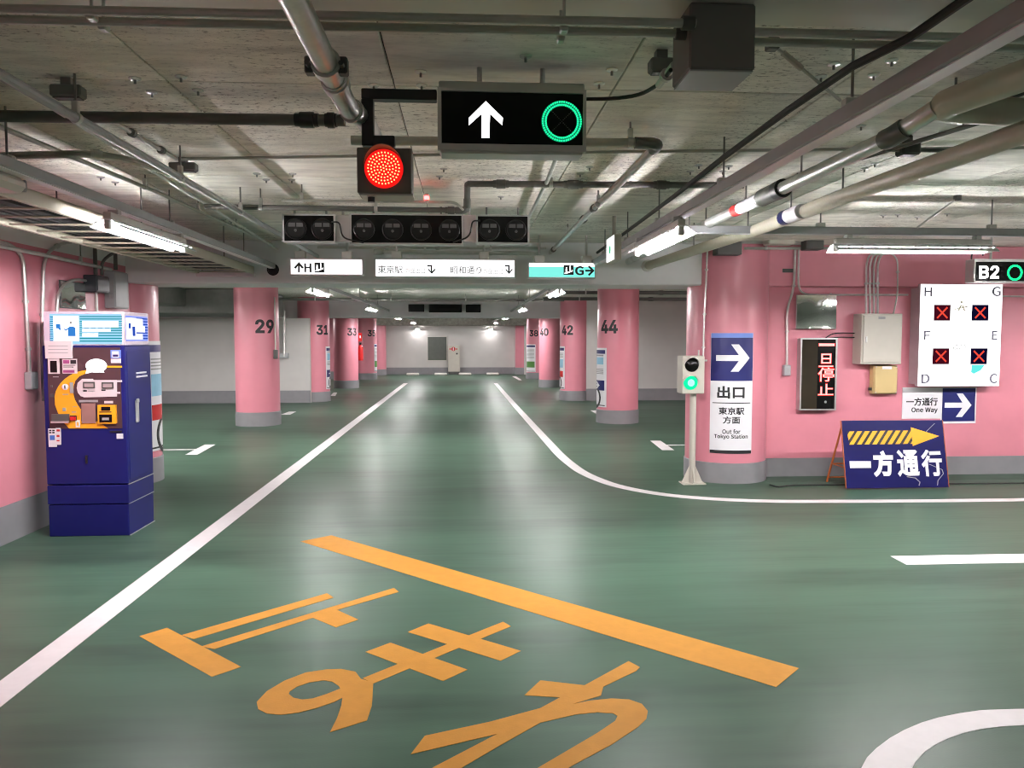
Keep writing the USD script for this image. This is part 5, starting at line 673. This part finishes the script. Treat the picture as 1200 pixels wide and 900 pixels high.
# emergency spot under the beam, spare dark displays of the second beam
for q, lab in (((478.5, 356.5, 497, 365.5), 'left'), ((502.5, 356.5, 541, 366), 'middle'), ((546, 357, 563.5, 366), 'right')):
    a, b_ = PY(q[0], q[3], 20.3), PY(q[2], q[1], 20.3); t = thing('display_panel', f'far small black display panel on the second beam, {lab} one of three', 'display panel', (a[0], 20.3, a[2]))
    part(t, 'face', bx(a[0], b_[0], 20.3, 20.32, a[2], b_[2], .01), screen); part(t, 'housing', bx(a[0] + .02, b_[0] - .02, 20.32, 20.6, a[2] + .02, b_[2] - .02), darkmetal)

# ------------------------------------------------------------------ right wall: mirror, red message panel, cabinets, map, plates
t = thing('wall_mirror', 'frameless mirror on the pink wall above the red message panel', 'mirror', (3.94, 8.38, 1.85)); a, b_ = PY(933.5, 385, 8.33), PY(980.5, 346, 8.33)
M = trimesh.transformations.rotation_matrix(math.radians(-1.0), [1, 0, 0], [(a[0] + b_[0]) / 2, 8.34, (a[2] + b_[2]) / 2]); g = bx(a[0], b_[0], 8.33, 8.336, a[2], b_[2]); h_ = bx(a[0] - .004, b_[0] + .004, 8.336, 8.35, a[2] - .004, b_[2] + .004, .003); g.apply_transform(M); h_.apply_transform(M)
part(t, 'glass', g, mirror); part(t, 'backing', h_, alum); part(t, 'wall_fixing', bx((a[0] + b_[0]) / 2 - .05, (a[0] + b_[0]) / 2 + .05, 8.34, 8.40, (a[2] + b_[2]) / 2 - .05, (a[2] + b_[2]) / 2 + .05), darkmetal)
Y = 8.30; a, b_ = PY(936.5, 481, Y), PY(981.5, 396, Y)
t = thing('message_panel', 'upright black message panel with glowing red stop characters and a silver frame', 'sign', ((a[0] + b_[0]) / 2, Y, a[2]))
part(t, 'housing', bx(a[0] + .004, b_[0] - .004, Y + .01, 8.398, a[2] + .004, b_[2] - .004, .004), alum); part(t, 'frame', front(sbox(a[0], a[2], b_[0], b_[2]).difference(sbox(a[0] + .017, a[2] + .017, b_[0] - .017, b_[2] - .017)), Y + .02, .025), alum)
part(t, 'face', bx(a[0] + .01, b_[0] - .01, Y + .004, Y + .012, a[2] + .01, b_[2] - .01), screen); part(t, 'dark_brown_strip', front(frect(939.5, 397.5, 957, 480, Y), Y + .004, .002), mat('dark_brown_screen', (.024, .018, .010), .6, spec=.15))
for s, q in (('一', (960, 402.5, 978, 405.5)), ('旦', (960, 414.5, 976.5, 430)), ('停', (959, 430.5, 977.5, 447)), ('止', (959, 450, 976.5, 463))):
    part(t, 'character', front(ffit(text(s, 1, .006), *q, Y), Y + .004, .004), led_text_red, f'glowing red character', smooth=False)
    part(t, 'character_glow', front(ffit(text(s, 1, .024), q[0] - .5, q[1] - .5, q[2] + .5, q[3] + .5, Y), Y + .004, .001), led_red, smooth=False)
c = PY(967.5, 471, Y); part(t, 'key_lock', lathe([(.014, 0), (.014, .006), (.009, .006), (.009, .002), (0, .002)], (c[0], Y + .004, c[2]), 'y', 16), alum)
a, b_ = PY(1009, 427, 8.2), PY(1058.5, 367.5, 8.2); Y = 8.2
t = thing('wall_cabinet', 'beige electrical cabinet on the pink wall left of the lit map panel', 'cabinet', ((a[0] + b_[0]) / 2, Y, a[2]))
part(t, 'body', bx(a[0], b_[0], Y + .012, 8.398, a[2], b_[2], .005), cabinetm); d = part(t, 'door', bx(a[0] + .02, b_[0] - .02, Y, Y + .016, a[2] + .02, b_[2] - .02, .004), cabinetm)
part(d, 'handle', bx(a[0] + .04, a[0] + .062, Y - .008, Y + .004, (a[2] + b_[2]) / 2 - .04, (a[2] + b_[2]) / 2 + .03, .003), alum); part(d, 'badge', front(frect(1029.5, 371, 1037.5, 374, Y), Y, .002), greyink)
Y = 8.29; a, b_ = PY(1024, 462, Y), PY(1053, 428, Y)
t = thing('junction_box', 'tan plastic box under the beige cabinet', 'junction box', ((a[0] + b_[0]) / 2, Y, a[2])); part(t, 'body', bx(a[0], b_[0], Y + .02, 8.398, a[2], b_[2], .008), tanm); part(t, 'cover', bx(a[0] + .008, b_[0] - .006, Y, Y + .025, a[2] + .008, b_[2] - .008, .008), tanm)
part(t, 'gland', lathe([(0, 0), (.02, 0), (.02, .03), (0, .03)], (a[0] - .012, Y + .06, a[2] + .04)), blackm); part(t, 'label_plate', front(frect(1034, 429.5, 1045, 432.5, Y), Y, .002), signwhite)
for (x, z_) in ((a[0] + .02, a[2] + .02), (b_[0] - .02, a[2] + .02), (a[0] + .02, b_[2] - .02), (b_[0] - .02, b_[2] - .02)): part(t, 'screw', lathe([(.007, 0), (.007, .004), (0, .004)], (x, Y + .001, z_), 'y', 10), alum)
# lit map panel
Y = 8.2; a, b_ = PY(1075.5, 453, Y), PY(1175.5, 333, Y)
t = thing('map_panel', 'large bright white lit panel with four red crosses and letters C to H', 'sign', ((a[0] + b_[0]) / 2, Y, a[2]))
part(t, 'housing', bx(a[0], b_[0], Y + .006, 8.264, a[2], b_[2], .006), mat('map_housing_paint', (.42, .33, .36), .45)); part(t, 'lit_face', bx(a[0] + .003, b_[0] - .003, Y, Y + .008, a[2] + .003, b_[2] - .003), lit_map); part(t, 'wall_mount', [bx(a[0] + .01, b_[0] - .01, 8.26, 8.4, a[2] + .02, 2.12)], '/World/Looks/map_housing_paint')
for ch, q in (('H', (1083.5, 336.5, 1092, 347)), ('G', (1163, 336, 1172.5, 347)), ('F', (1083, 388, 1089.5, 398)), ('E', (1162.5, 388, 1168.5, 398)), ('D', (1080, 438.5, 1089, 449)), ('C', (1160, 438, 1168.5, 449))):
    part(t, 'lettering', front(ffit(text(ch, 1, .010), *q, Y), Y, .002), mat('map_letter_ink', (.12, .11, .16)) if ch == 'H' else '/World/Looks/map_letter_ink')
faint = mat('faint_map_ink', (.66, .66, .66)); part(t, 'faint_lettering', front(ffit(text('B2F', 1, .004), 1117, 403.5, 1133.5, 409.5, Y), Y, .002), faint)
ic = PY(1127, 354, Y); part(t, 'faint_symbol', front(union_all([Point(ic[0], ic[2]).buffer(.012), fpoly([(1119, 362), (1134, 358.5), (1134, 359.5), (1119, 363)], Y), fpoly([(1125, 358), (1127, 358), (1124, 364), (1122.5, 364)], Y), fpoly([(1127, 358), (1129, 358), (1131, 364), (1129.5, 364)], Y)]), Y, .002), mat('faint_map_yellow', (.62, .60, .45)))
part(t, 'cyan_patch', front(fpoly([(1139, 427.5), (1154, 427.5), (1149, 434), (1141, 438), (1138, 436)], Y), Y, .001), emit('map_cyan', (.15, .9, .85), 1.0))
for x, y, dk in ((1104, 366.5, 0), (1148.5, 366.5, 1), (1102.5, 417.5, 0), (1147, 417.5, 1)):
    s = part(t, 'cross_square', front(frect(x - 9.2, y - 9.3, x + 9.2, y + 9.3, Y), Y, .003), lit_maroon if not dk else emit('lit_navy_square', (.004, .003, .022), 1.0) if y < 400 else '/World/Looks/lit_navy_square')
    cr = union_all([fpoly([(x - 6.7, y - 5.6), (x - 5.3, y - 7), (x + 6.7, y + 5.6), (x + 5.3, y + 7)], Y), fpoly([(x + 6.7, y - 5.6), (x + 5.3, y - 7), (x - 6.7, y + 5.6), (x - 5.3, y + 7)], Y)])
    part(s, 'red_cross', front(cr, Y - .003, .002), lit_red_x)
# B2 sign
Y = 7.4; a, b_ = PY(1141, 331, Y), PY(1240, 304, Y)
t = thing('level_sign', 'hanging black sign with white B2 and a green ring, at the right edge', 'sign', ((a[0] + b_[0]) / 2, Y, a[2]))
part(t, 'housing', bx(a[0], b_[0], Y + .01, Y + .14, a[2], b_[2], .006), alum); part(t, 'frame', front(sbox(a[0], a[2], b_[0], b_[2]).difference(sbox(a[0] + .014, a[2] + .014, b_[0] - .014, b_[2] - .028)), Y + .014, .016), alum); part(t, 'face', bx(a[0] + .01, b_[0] - .01, Y + .004, Y + .012, a[2] + .01, b_[2] - .02), screen)
part(t, 'lettering', front(ffit(text('B2', 1, .035, '#'), 1148, 311, 1171, 326.5, Y), Y + .004, .003), led_white, smooth=False); c = PY(1189.5, 319.5, Y)
part(t, 'green_light_ring', ring_dots(c, Y + .003, (.064, .076), 40, .0042), led_ring, kind='stuff'); part(t, 'ring_glow_lens', front(Point(c[0], c[2]).buffer(.081).difference(Point(c[0], c[2]).buffer(.058)), Y + .0038, .001), '/World/Looks/led_green_lens')
for s in (.25, .75): x = a[0] + (b_[0] - a[0]) * s; part(t, 'hanger', tube([(x, Y + .07, b_[2]), (x, Y + .07, CEIL)], .012, 8), alum)
part(t, 'cable', tube(fillet([(a[0] + .02, Y + .07, b_[2] - .02), (a[0] + .0, Y + .05, b_[2] + .06), (a[0] + .1, Y + .05, b_[2] + .10), (a[0] + .13, Y + .06, b_[2] + .04)], .05), .007, 8), cablem)
# one way plate
Y = 8.392; t = thing('wall_plate', 'white and navy one-way plate with a right arrow under the lit map panel', 'sign', PY(1100, 495, Y))
part(t, 'plate', [front(frect(1058, 454, 1104, 490.5, Y), Y + .006, .008), front(frect(1103.5, 454, 1143, 496, Y), Y + .006, .010)], signwhite); part(t, 'navy_square', front(frect(1104.5, 455, 1141.5, 493.5, Y), Y - .004, .002), navy)
part(t, 'arrow', front(ffit(ARROW, 1107, 461, 1137.5, 488.5, Y), Y - .006, .002), signwhite); part(t, 'lettering', front(ffit(text('一方通行', 1, .026), 1062, 466, 1098.5, 475.5, Y), Y - .002, .002), ink); part(t, 'lettering', front(ffit(text('One Way', 1, .026), 1068, 477.5, 1098.5, 484.5, Y), Y - .002, .002), ink)

# A-frame notice board (drawn flat, then leaned back)
Yb = 7.62; bl, br_ = PY(991.5, 571.5, Yb), PY(1111, 570, Yb); wB = br_[0] - bl[0]; hB = .70; lean = math.radians(12)
t = thing('notice_board', 'navy A-frame notice board with a yellow striped arrow and large white lettering', 'notice board', (bl[0], Yb, 0))
def lean_m(g, d, off):
    """2-D (0..1, 0..1) drawing on the leaning board"""
    return place(ext(affinity.scale(g, wB, hB, origin=(0, 0)), d), np.array([bl[0], Yb, .012]) + np.array([0, -math.cos(lean), math.sin(lean)]) * off, (1, 0, 0), (0, math.sin(lean), math.cos(lean)))
part(t, 'board', lean_m(sbox(0, 0, 1, 1), .012, 0), mat('notice_board_navy', (.005, .005, .075), .45, var=.05, scale=10, spec=.2)); part(t, 'board_edge', [lean_m(sbox(-.006, 0, 0, 1), .016, -.002), lean_m(sbox(1, 0, 1.006, 1), .016, -.002)], orangerust)
U = lambda x, y: ((x - 165 - (y - 290) * .075) / (722 - 165), 1 - (y - 287) / (678 - 287))      # zoomed picture to board
bar = Polygon([U(195, 350), U(550, 345), U(555, 425), U(208, 427)]); part(t, 'arrow_shaft', lean_m(bar, .002, .012), ink)
st_ = union_all([Polygon([U(x, 427), U(x + 24, 427), U(x + 72, 347), U(x + 46, 347)]) for x in range(165, 560, 42)]).intersection(bar); part(t, 'arrow_stripes', lean_m(st_, .0015, .014), orangep); part(t, 'arrow_head', lean_m(Polygon([U(546, 328), U(556, 438), U(702, 381)]), .002, .0145), orangep)
for s, q in (('一', (212, 522, 328, 562)), ('方', (345, 462, 455, 615)), ('通', (475, 460, 595, 615)), ('行', (610, 460, 722, 615))):
    x0, y0 = U(q[0] + (q[3] - 290) * 0, q[3]); x1, y1 = U(q[2], q[3])[0], U(q[2], q[1])[1]; part(t, 'character', lean_m(fit(text(s, 1, (.055 if s == '方' else .034) if s != '一' else .02), x0, y0, x1, y1), .002, .012), signwhite, 'large white character', smooth=False)
part(t, 'scratch', lean_m(union_all([LineString([(.83, .34), (.95, .26), (.96, .2), (.90, .1), (.89, .03)]).buffer(.004), LineString([(.60, .16), (.68, .14), (.72, .08), (.71, .03)]).buffer(.005), LineString([(.83, .83), (.92, .95)]).buffer(.003)]), .001, .0125), greyink)
for x in (bl[0] + .02, br_[0] - .02): part(t, 'back_leg', tube([(x, Yb + .15, .66), (x - .03, 8.02, .008)], .011, 8), orangerust); part(t, 'front_leg', tube([(x, Yb + .02, .012), (x, Yb + .155, .69)], .011, 8), orangerust)
for zz, y in ((.22, 7.93), (.06, 8.0)): part(t, 'cross_bar', tube([(bl[0] - .0, y, zz), (br_[0] - .05, y, zz)], .008, 8), orangerust)
part(t, 'side_brace', tube([(bl[0], Yb + .05, .22), (bl[0] - .005, 7.93, .22)], .006, 8), orangerust)
solo('floor_cable', tube(fillet([PZ(*p, .008) for p in ((902, 568), (912, 571), (925, 568.5), (1000, 568), (1100, 567), (1260, 565.5))], .2), .007, 8), cablem, 'thin black cable lying along the floor at the foot of the right wall', 'cable')

# signal post
b0 = PZ(811.5, 567); px_, py_ = b0[0], b0[1] + .02
t = thing('signal_post', 'cream post with a two-lamp signal head glowing green in front of the right pillar', 'traffic signal', (px_, py_, 0))
part(t, 'base_plate', bx(px_ - .12, px_ + .13, py_ - .09, py_ + .09, 0, .012, .003), cabinetm); part(t, 'post', tube([(px_, py_, .01), (px_, py_, 1.06)], .034, 20), cabinetm)
for (sx, sy) in ((1, 0), (-1, 0), (0, 1), (0, -1)):
    g = place(ext(Polygon([(.03, 0), (.115 if sx else .08, 0), (.03, .19)]), .006), (px_ - sy * .003, py_ + sx * .003, .012), (sx, sy, 0), (0, 0, 1)); part(t, 'gusset', g, cabinetm)
Y = py_ - .11; a, b_ = PY(799, 461.5, Y), PY(826, 417, Y); hd = part(t, 'signal_head', bx(a[0], b_[0], Y, Y + .19, a[2], b_[2], .008), cabinetm)
for (x, y, m, n) in ((810.5, 427.5, screen, 'unlit_lens'), (809, 448.5, emit('green_signal_lens', (.01, 1.0, .42), 1.1), 'green_lens')):
    c = PY(x, y, Y); part(hd, n, lathe([(.074, 0), (.074, .012), (.06, .022), (.035, .033), (0, .037)], (c[0], Y + .002, c[2]), 'y', 28), m)
    if n == 'green_lens': part(hd, 'green_lamp_core', lathe([(.040, .028), (.036, .034), (.02, .040), (0, .042)], (c[0], Y + .002, c[2]), 'y', 24), led_green_core)
    n_ = 20; V = []; Fc = []
    for i in range(n_ + 1):
        an = math.radians(-20 + 220 * i / n_); L = .01 + .06 * max(0, math.sin(an))
        for (rr, yy) in ((.080, 0), (.080, -L), (.076, -L), (.076, 0)): V.append((c[0] + rr * math.cos(an), Y + yy + .002, c[2] + rr * math.sin(an)))
    for i in range(n_):
        for k in range(4): p, q = i * 4 + k, i * 4 + (k + 1) % 4; Fc += [[p, q, q + 4], [p, q + 4, p + 4]]
    g = trimesh.Trimesh(V, np.array(Fc), process=False); g.fix_normals(); part(hd, 'visor', g, offwhite)
part(hd, 'screw_eye', tube([(b_[0], Y + .02, b_[2] - .05), (b_[0] + .03, Y + .02, b_[2] - .05)], .01, 8), alum); part(t, 'conduit_stub', tube([(b_[0] - .03, Y + .12, b_[2] - .01), (b_[0] - .03, Y + .12, b_[2] + .06)], .008, 8), galv)

# ------------------------------------------------------------------ payment machine
Y = 6.17; x0, x1, y1 = -3.255, -2.635, 6.66
t = thing('payment_machine', 'tall navy blue parking payment machine with a lit header against the left wall', 'payment machine', ((x0 + x1) / 2, (Y + y1) / 2, 0))
part(t, 'plinth', bx(x0 + .004, x1 - .004, Y + .004, y1 - .004, 0, .25, .004), bluem); part(t, 'lower_rail', bx(x0, x1, Y, y1, .255, .405, .005), bluem); part(t, 'body', bx(x0, x1, Y, y1, .412, 1.50, .006), bluem)
part(t, 'edge_strip', [bx(x1 - .003, x1 + .003, Y, y1, .252, .257), bx(x1 - .003, x1 + .003, Y, y1, .406, .412), bx(x1 - .003, x1 + .004, Y, y1, 0, .005)], alum)
F = lambda *q: frect(*q, Y); FP = lambda pts: fpoly(pts, Y)
Z9 = lambda l: FP([(40 + x / 5.625, 350 + y / 5.625) for x, y in l]); R9 = lambda a_, b2, c_, d_: F(40 + a_ / 5.625, 350 + b2 / 5.625, 40 + c_ / 5.625, 350 + d_ / 5.625)
pn = part(t, 'front_panel', front(R9(85, 322, 582, 854), Y, .004), brownp)
P = lambda par, n, g, m, off=.004, d=.002, lab=None: part(par, n, front(g, Y, off + d), m, lab)
cres = Z9([(345, 470), (300, 479), (270, 490), (235, 507), (205, 528), (178, 555), (160, 580), (145, 610), (137, 645), (140, 700), (160, 755), (185, 795), (205, 825), (232, 855), (490, 855), (420, 808), (312, 810), (310, 730), (290, 700), (270, 665), (260, 620), (262, 575), (275, 540), (300, 512), (345, 492)])
P(pn, 'crescent', cres, orangep, .004, .0015, 'orange crescent'); P(pn, 'orange_line', R9(480, 443, 580, 455), orangep)
bub = affinity.scale(Point(0, 0).buffer(1, 16), 70, 46); bub = Z9([(412 + x, 442 - y) for x, y in list(bub.exterior.coords)]).union(Z9([(350, 460), (342, 496), (395, 482), (466, 489), (455, 470)])); P(pn, 'lit_bubble', bub, lit_white, .006, .003, 'lit white speech-bubble window')
wp = Z9([(320, 528), (390, 528), (392, 536), (548, 536), (548, 645), (335, 650), (310, 642), (292, 620), (284, 590), (290, 555)]); P(pn, 'slot_plate', wp.union(R9(545, 538, 580, 549)).union(R9(545, 614, 570, 626)), pale, .006, .003)
for q in ((327, 548, 406, 590), (450, 550, 528, 592)): P(pn, 'slot_frame', R9(*q), darkmetal, .010, .004); P(pn, 'slot_mouth', R9(q[0] + 9, q[1] + 10, q[2] - 9, q[3] - 8), alum, .0135, .002)
P(pn, 'slot_text', union_all([R9(327, 602, 352, 612), R9(447, 598, 475, 607), Z9([(327, 606), (340, 600), (340, 612)])]), ink, .0095, .001); P(pn, 'slot_text', union_all([R9(360, 600, 405, 603), R9(360, 608, 405, 611), R9(482, 598, 528, 601)]), greyink, .0095, .001)
P(pn, 'coin_tray', R9(315, 690, 410, 820), mat('coin_tray_brown', S(150, 112, 105), .35), .008, .004); P(pn, 'tray_caption', R9(298, 668, 422, 682), greyink)
P(pn, 'card_reader', R9(430, 703, 546, 818).buffer(.004), orangep, .022, .004, 'orange card reader'); P(pn, 'reader_display', R9(452, 711, 512, 736), screen, .026, .002); P(pn, 'reader_pad', R9(440, 762, 524, 812), screen, .027, .003); P(pn, 'reader_mark', R9(460, 782, 505, 798), greyink, .030, .001); P(pn, 'reader_slit', R9(440, 742, 520, 748), ink, .026, .001); P(pn, 'reader_caption', R9(464, 674, 522, 690), pale)
P(pn, 'intercom', R9(96, 396, 172, 495), pale, .010, .004); P(pn, 'intercom_window', R9(112, 410, 158, 486), screen, .014, .002); P(pn, 'info_plate', R9(188, 397, 288, 493), pale, .006, .002); P(pn, 'info_print', union_all([R9(195, 404, 235, 428), R9(195, 470, 270, 488)]), mat('magenta_print', S(150, 70, 120), .4), .008, .001); P(pn, 'info_print', union_all([R9(242, 404, 280, 430), R9(195, 437, 275, 441), R9(195, 448, 260, 452), R9(255, 448, 262, 454)]), ink, .008, .001)
c = PY(40 + 209 / 5.625, 350 + 581 / 5.625, Y); part(pn, 'key_lock', lathe([(.024, 0), (.024, .008), (.016, .011), (0, .011)], (c[0], Y - .004, c[2]), 'y', 20), signwhite); P(pn, 'key_slot', R9(206, 570, 213, 592), ink, .0165, .002); P(pn, 'coin_chute', R9(238, 552, 262, 622), greyink, .007, .003)
P(pn, 'orange_print', union_all([R9(190, 718, 212, 742), R9(258, 710, 285, 714), R9(250, 744, 280, 750), R9(190, 628, 228, 633)]), greyink, .006, .001)
P(pn, 'change_cup', R9(122, 760, 238, 818), darkmetal, .018, .002); P(pn, 'cup_lip', R9(122, 806, 238, 818), alum, .024, .006); P(pn, 'stop_button', R9(244, 776, 280, 800), redp, .012, .01); P(pn, 'button_plate', R9(240, 770, 284, 804), ink, .006, .003); P(pn, 'small_label', R9(276, 800, 306, 848), signwhite, .006, .002); P(pn, 'small_label_mark', R9(286, 812, 296, 836), orangep, .008, .001)
P(pn, 'sticker', R9(506, 338, 574, 392), ltblue, .006, .002, 'light blue sticker'); P(pn, 'sticker_print', union_all([R9(517, 347, 562, 388)]), signwhite, .008, .001); P(pn, 'sticker_print', R9(522, 368, 558, 382), navy, .009, .001); P(pn, 'sticker', R9(508, 396, 574, 424), pale, .006, .002, 'pale sticker'); P(pn, 'caption', R9(126, 512, 164, 518), greyink); P(pn, 'small_button', union_all([R9(108, 628, 130, 648), R9(112, 570, 126, 584)]), darkmetal, .008, .004)
P(t, 'paper_notice', FP([(53.7, 399.5), (85.3, 400), (85.5, 420), (54.5, 420)]), pale, .016, .002, 'pale paper notice taped below the header'); P(t, 'paper_notice_print', union_all([F(58, y, 81, y + .7) for y in (405, 409, 413)]), greyink, .018, .001)
P(t, 'card_sticker', F(57, 502, 67, 523.5).union(F(66, 501.5, 72, 521)), signwhite, .006, .003, 'white sticker with payment card marks'); P(t, 'card_mark', union_all([F(58.2, 503.5, 61, 505), F(62, 503.5, 64.7, 505), F(58.2, 506, 61, 507.6), F(62, 506, 64.7, 507.6)]), ink, .009, .001); P(t, 'card_mark', F(59, 510, 65, 515.5), mat('card_mark_blue', S(60, 110, 190), .4), .009, .001); P(t, 'card_mark', union_all([F(67, 503, 71, 505.5), F(67, 509.5, 70.5, 512), F(67, 515.5, 70.5, 517)]), redp, .009, .001)
P(t, 'small_sticker', F(137, 508, 144.5, 514), signwhite, .006, .002); P(t, 'maker_plate', F(129, 504.8, 143, 506.6), ink, .006, .002); P(t, 'key_slot', F(100.3, 533.5, 103, 543), blackm, .005, .003)
sd = part(t, 'side_door', bx(x1 - .001, x1 + .004, Y + .03, y1 - .03, .44, 1.46, .002), bluem)
hy = 6.34; part(sd, 'handle', bx(x1, x1 + .022, hy - .022, hy + .022, .88, 1.06, .008), alum, 'chrome handle'); part(sd, 'handle_lever', bx(x1 + .015, x1 + .03, hy - .03, hy + .012, 1.04, 1.075, .006), alum)
part(sd, 'side_print', place(ext(union_all([sbox(0, k * .03, .22 - .02 * k, k * .03 + .014) for k in range(2)]), .001), (x1 + .004, 6.36, 1.24), (0, 1, 0), (0, 0, 1)), signwhite)
# lit header
hx0, hx1 = x0 + .01, x1 - .0; hd = part(t, 'header', bx(hx0, hx1, Y + .004, y1 - .02, 1.50, 1.765, .006), mat('header_frame_pink', (.60, .50, .60), .4)); HF = lambda n, g, m, off, d=.002: part(hd, n, front(g, Y + .004 - off, d), m)
HF('header_light', R9(100, 100, 578, 300), lit_head, .001); HF('header_picture', R9(125, 112, 298, 280), lit_white, .003)
HF('header_stripes', union_all([R9(104, 118 + 14 * k, 124, 124 + 14 * k) for k in range(12)]), lit_blue, .003); HF('header_stripes', union_all([R9(300, y, 580, y + 8) for y in (114, 130, 258, 276)] + [R9(506, 205, 580, 213), R9(506, 190, 580, 197), R9(425, 222, 580, 229), R9(425, 240, 580, 247)] + [R9(300, 146 + 13 * k, 316, 152 + 13 * k) for k in range(8)] + [R9(558, 146 + 13 * k, 580, 152 + 13 * k) for k in range(3)]), lit_teal, .003)
HF('header_caption', union_all([R9(318, 146, 556, 190), R9(318, 200, 504, 218), R9(318, 228, 422, 252)]), lit_white, .004); HF('header_text', union_all([R9(330 + 46 * k, 194, 360 + 46 * k, 197) for k in range(4)] + [R9(320 + 50 * k, 226, 350 + 50 * k, 228) for k in range(2)]), lit_blue, .005)
man = union_all([affinity.scale(Point(0, 0).buffer(1), 1, 1), Point(0, 0)]); hdc = PY(40 + 243 / 5.625, 350 + 158 / 5.625, Y)
HF('pictogram', Point(hdc[0], hdc[2]).buffer(.010), greyink, .005); HF('pictogram', union_all([Z9([(226, 247), (226, 200), (232, 186), (258, 184), (272, 192), (274, 247)]), Z9([(232, 188), (236, 196), (212, 210), (196, 204), (198, 198), (212, 202)]), R9(144, 168, 174, 196), Z9([(160, 196), (176, 196), (178, 208), (168, 206)])]), emit('lit_pictogram_blue', (.05, .27, .78), .9), .005)
SD = lambda n, g, m, off: part(hd, n, place(ext(g, .002), (hx1 - .002 + off, 0, 0), (0, 1, 0), (0, 0, 1)), m)
yA, yB = Y + .03, y1 - .045; W = yB - yA; zb = 1.535; Hh = .2; sq = lambda a_, b2, c_, d_: sbox(yA + W * a_, zb + Hh * b2, yA + W * c_, zb + Hh * d_)
SD('side_light', sq(0, 0, 1, 1), lit_head2, .001); SD('side_picture', sq(.02, .06, .46, .92), lit_white, .003); SD('side_stripes', union_all([sq(.48, .08 + .115 * k, 1, .13 + .115 * k) for k in range(8)]), lit_blue2, .003); SD('side_caption', union_all([sq(.48, .62, .76, .9), sq(.48, .36, .86, .6), sq(.48, .06, .74, .3)]), lit_white, .004); SD('side_pictogram', union_all([sq(.12, .5, .2, .7), sq(.28, .2, .4, .58)]), lit_blue2, .005)

# ------------------------------------------------------------------ far end of the lane
Y = 34.17; a, b_ = PY(501.5, 422, Y), PY(523, 395, Y); t = thing('wall_window', 'dark greyish window panel in the far wall', 'window', ((a[0] + b_[0]) / 2, Y, a[2])); part(t, 'frame', bx(a[0] - .05, b_[0] + .05, Y, 34.21, a[2] - .05, b_[2] + .05, .01), offwhite); part(t, 'pane', bx(a[0], b_[0], Y - .006, Y + .002, a[2], b_[2]), mat('dark_window_glass', (.12, .13, .115), .12))
Y = 33.9; a, b_ = PY(525, 432.3, Y), PY(539, 405, Y); t = thing('equipment_cabinet', 'cream equipment box with a red emblem against the far wall', 'cabinet', ((a[0] + b_[0]) / 2, Y, 0)); part(t, 'body', bx(a[0], b_[0], Y, 34.18, .12, b_[2], .01), cabinetm); part(t, 'foot', bx(a[0] + .03, b_[0] - .03, Y + .03, 34.18, 0, .13), darkmetal)
c = PY(531.3, 409, Y); part(t, 'red_emblem', front(union_all([Point(c[0], c[2]).buffer(.09), sbox(c[0] - .17, c[2] - .03, c[0] - .11, c[2] + .03), sbox(c[0] + .11, c[2] - .03, c[0] + .17, c[2] + .03)]), Y, .004), redp); part(t, 'emblem_bar', front(sbox(c[0] - .02, c[2] - .06, c[0] + .02, c[2] + .06), Y - .004, .004), signwhite); part(t, 'handle', bx(c[0] + .12, c[0] + .19, Y - .02, Y, c[2] - .24, c[2] - .17, .008), blackm)
c = PY(422.5, 413, 24.9); t = thing('fire_extinguisher', 'red fire extinguisher hung on the lane side of column 33', 'fire extinguisher', c - [0, 0, .25]); part(t, 'cylinder', lathe([(0, -.26), (.075, -.26), (.08, -.24), (.08, .16), (.05, .22), (.025, .24), (0, .24)], c), redp); part(t, 'valve', bx(c[0] - .03, c[0] + .03, c[1] - .02, c[1] + .02, c[2] + .23, c[2] + .30, .006), blackm)
part(t, 'wall_bracket', bx(c[0] - .14, c[0], c[1] - .02, c[1] + .02, c[2] + .02, c[2] + .06), darkmetal)
t = thing('sign_plate', 'small red plate above the fire extinguisher on column 33', 'sign', c + [0, 0, .5]); part(t, 'plate', bx(c[0] - .06, c[0] + .05, c[1] - .01, c[1] + .01, c[2] + .36, c[2] + .62), redp); part(t, 'print', front(sbox(c[0] - .03, c[2] + .46, c[0] + .02, c[2] + .54), c[1] - .01, .002), signwhite); part(t, 'wall_bracket', bx(c[0] - .14, c[0] - .05, c[1] - .005, c[1] + .005, c[2] + .45, c[2] + .5), darkmetal)
t = run('conduit', 'upright conduit with a switch box on the pale wall between columns 29 and 31', 'conduit', [PY(333, 364, 18.93), PY(333, 418, 18.93)], .035, galv); a = PY(334, 416, 18.95); part(t, 'switch_box', bx(a[0] - .13, a[0] + .08, 18.9, 19.01, a[2] - .08, a[2] + .05, .01), chan)
t = run('conduit', 'upright conduit down the right edge of column 29 with a small box', 'conduit', [(-3.36, 14.02, 2.3), (-3.36, 14.02, 1.36)], .012, conduitm); part(t, 'switch_box', bx(-3.39, -3.325, 13.98, 14.06, 1.2, 1.36, .006), darkmetal)
for y, z_, lab in ((14.6, 2.44, 'upper'), (15.4, 2.36, 'lower')): run('water_pipe', f'{lab} dark pipe crossing the right parking bay behind column 44', 'pipe', [(1.6, y, z_), (8.9, y, z_)], .035, darkpipe, hang=(.1, .5), coup=((.3, .12), (.55, .2)))
for y, lab in ((10.2, 'first'), (12.5, 'second'), (17.5, 'third'), (23.5, 'fourth'), (28, 'fifth')): run('conduit', f'{lab} dark pipe across the ceiling beyond the first beam', 'conduit', [(-8.9, y, 2.44), (2.3, y, 2.44)], .03, darkpipe, hang=(.5, .65, .8))
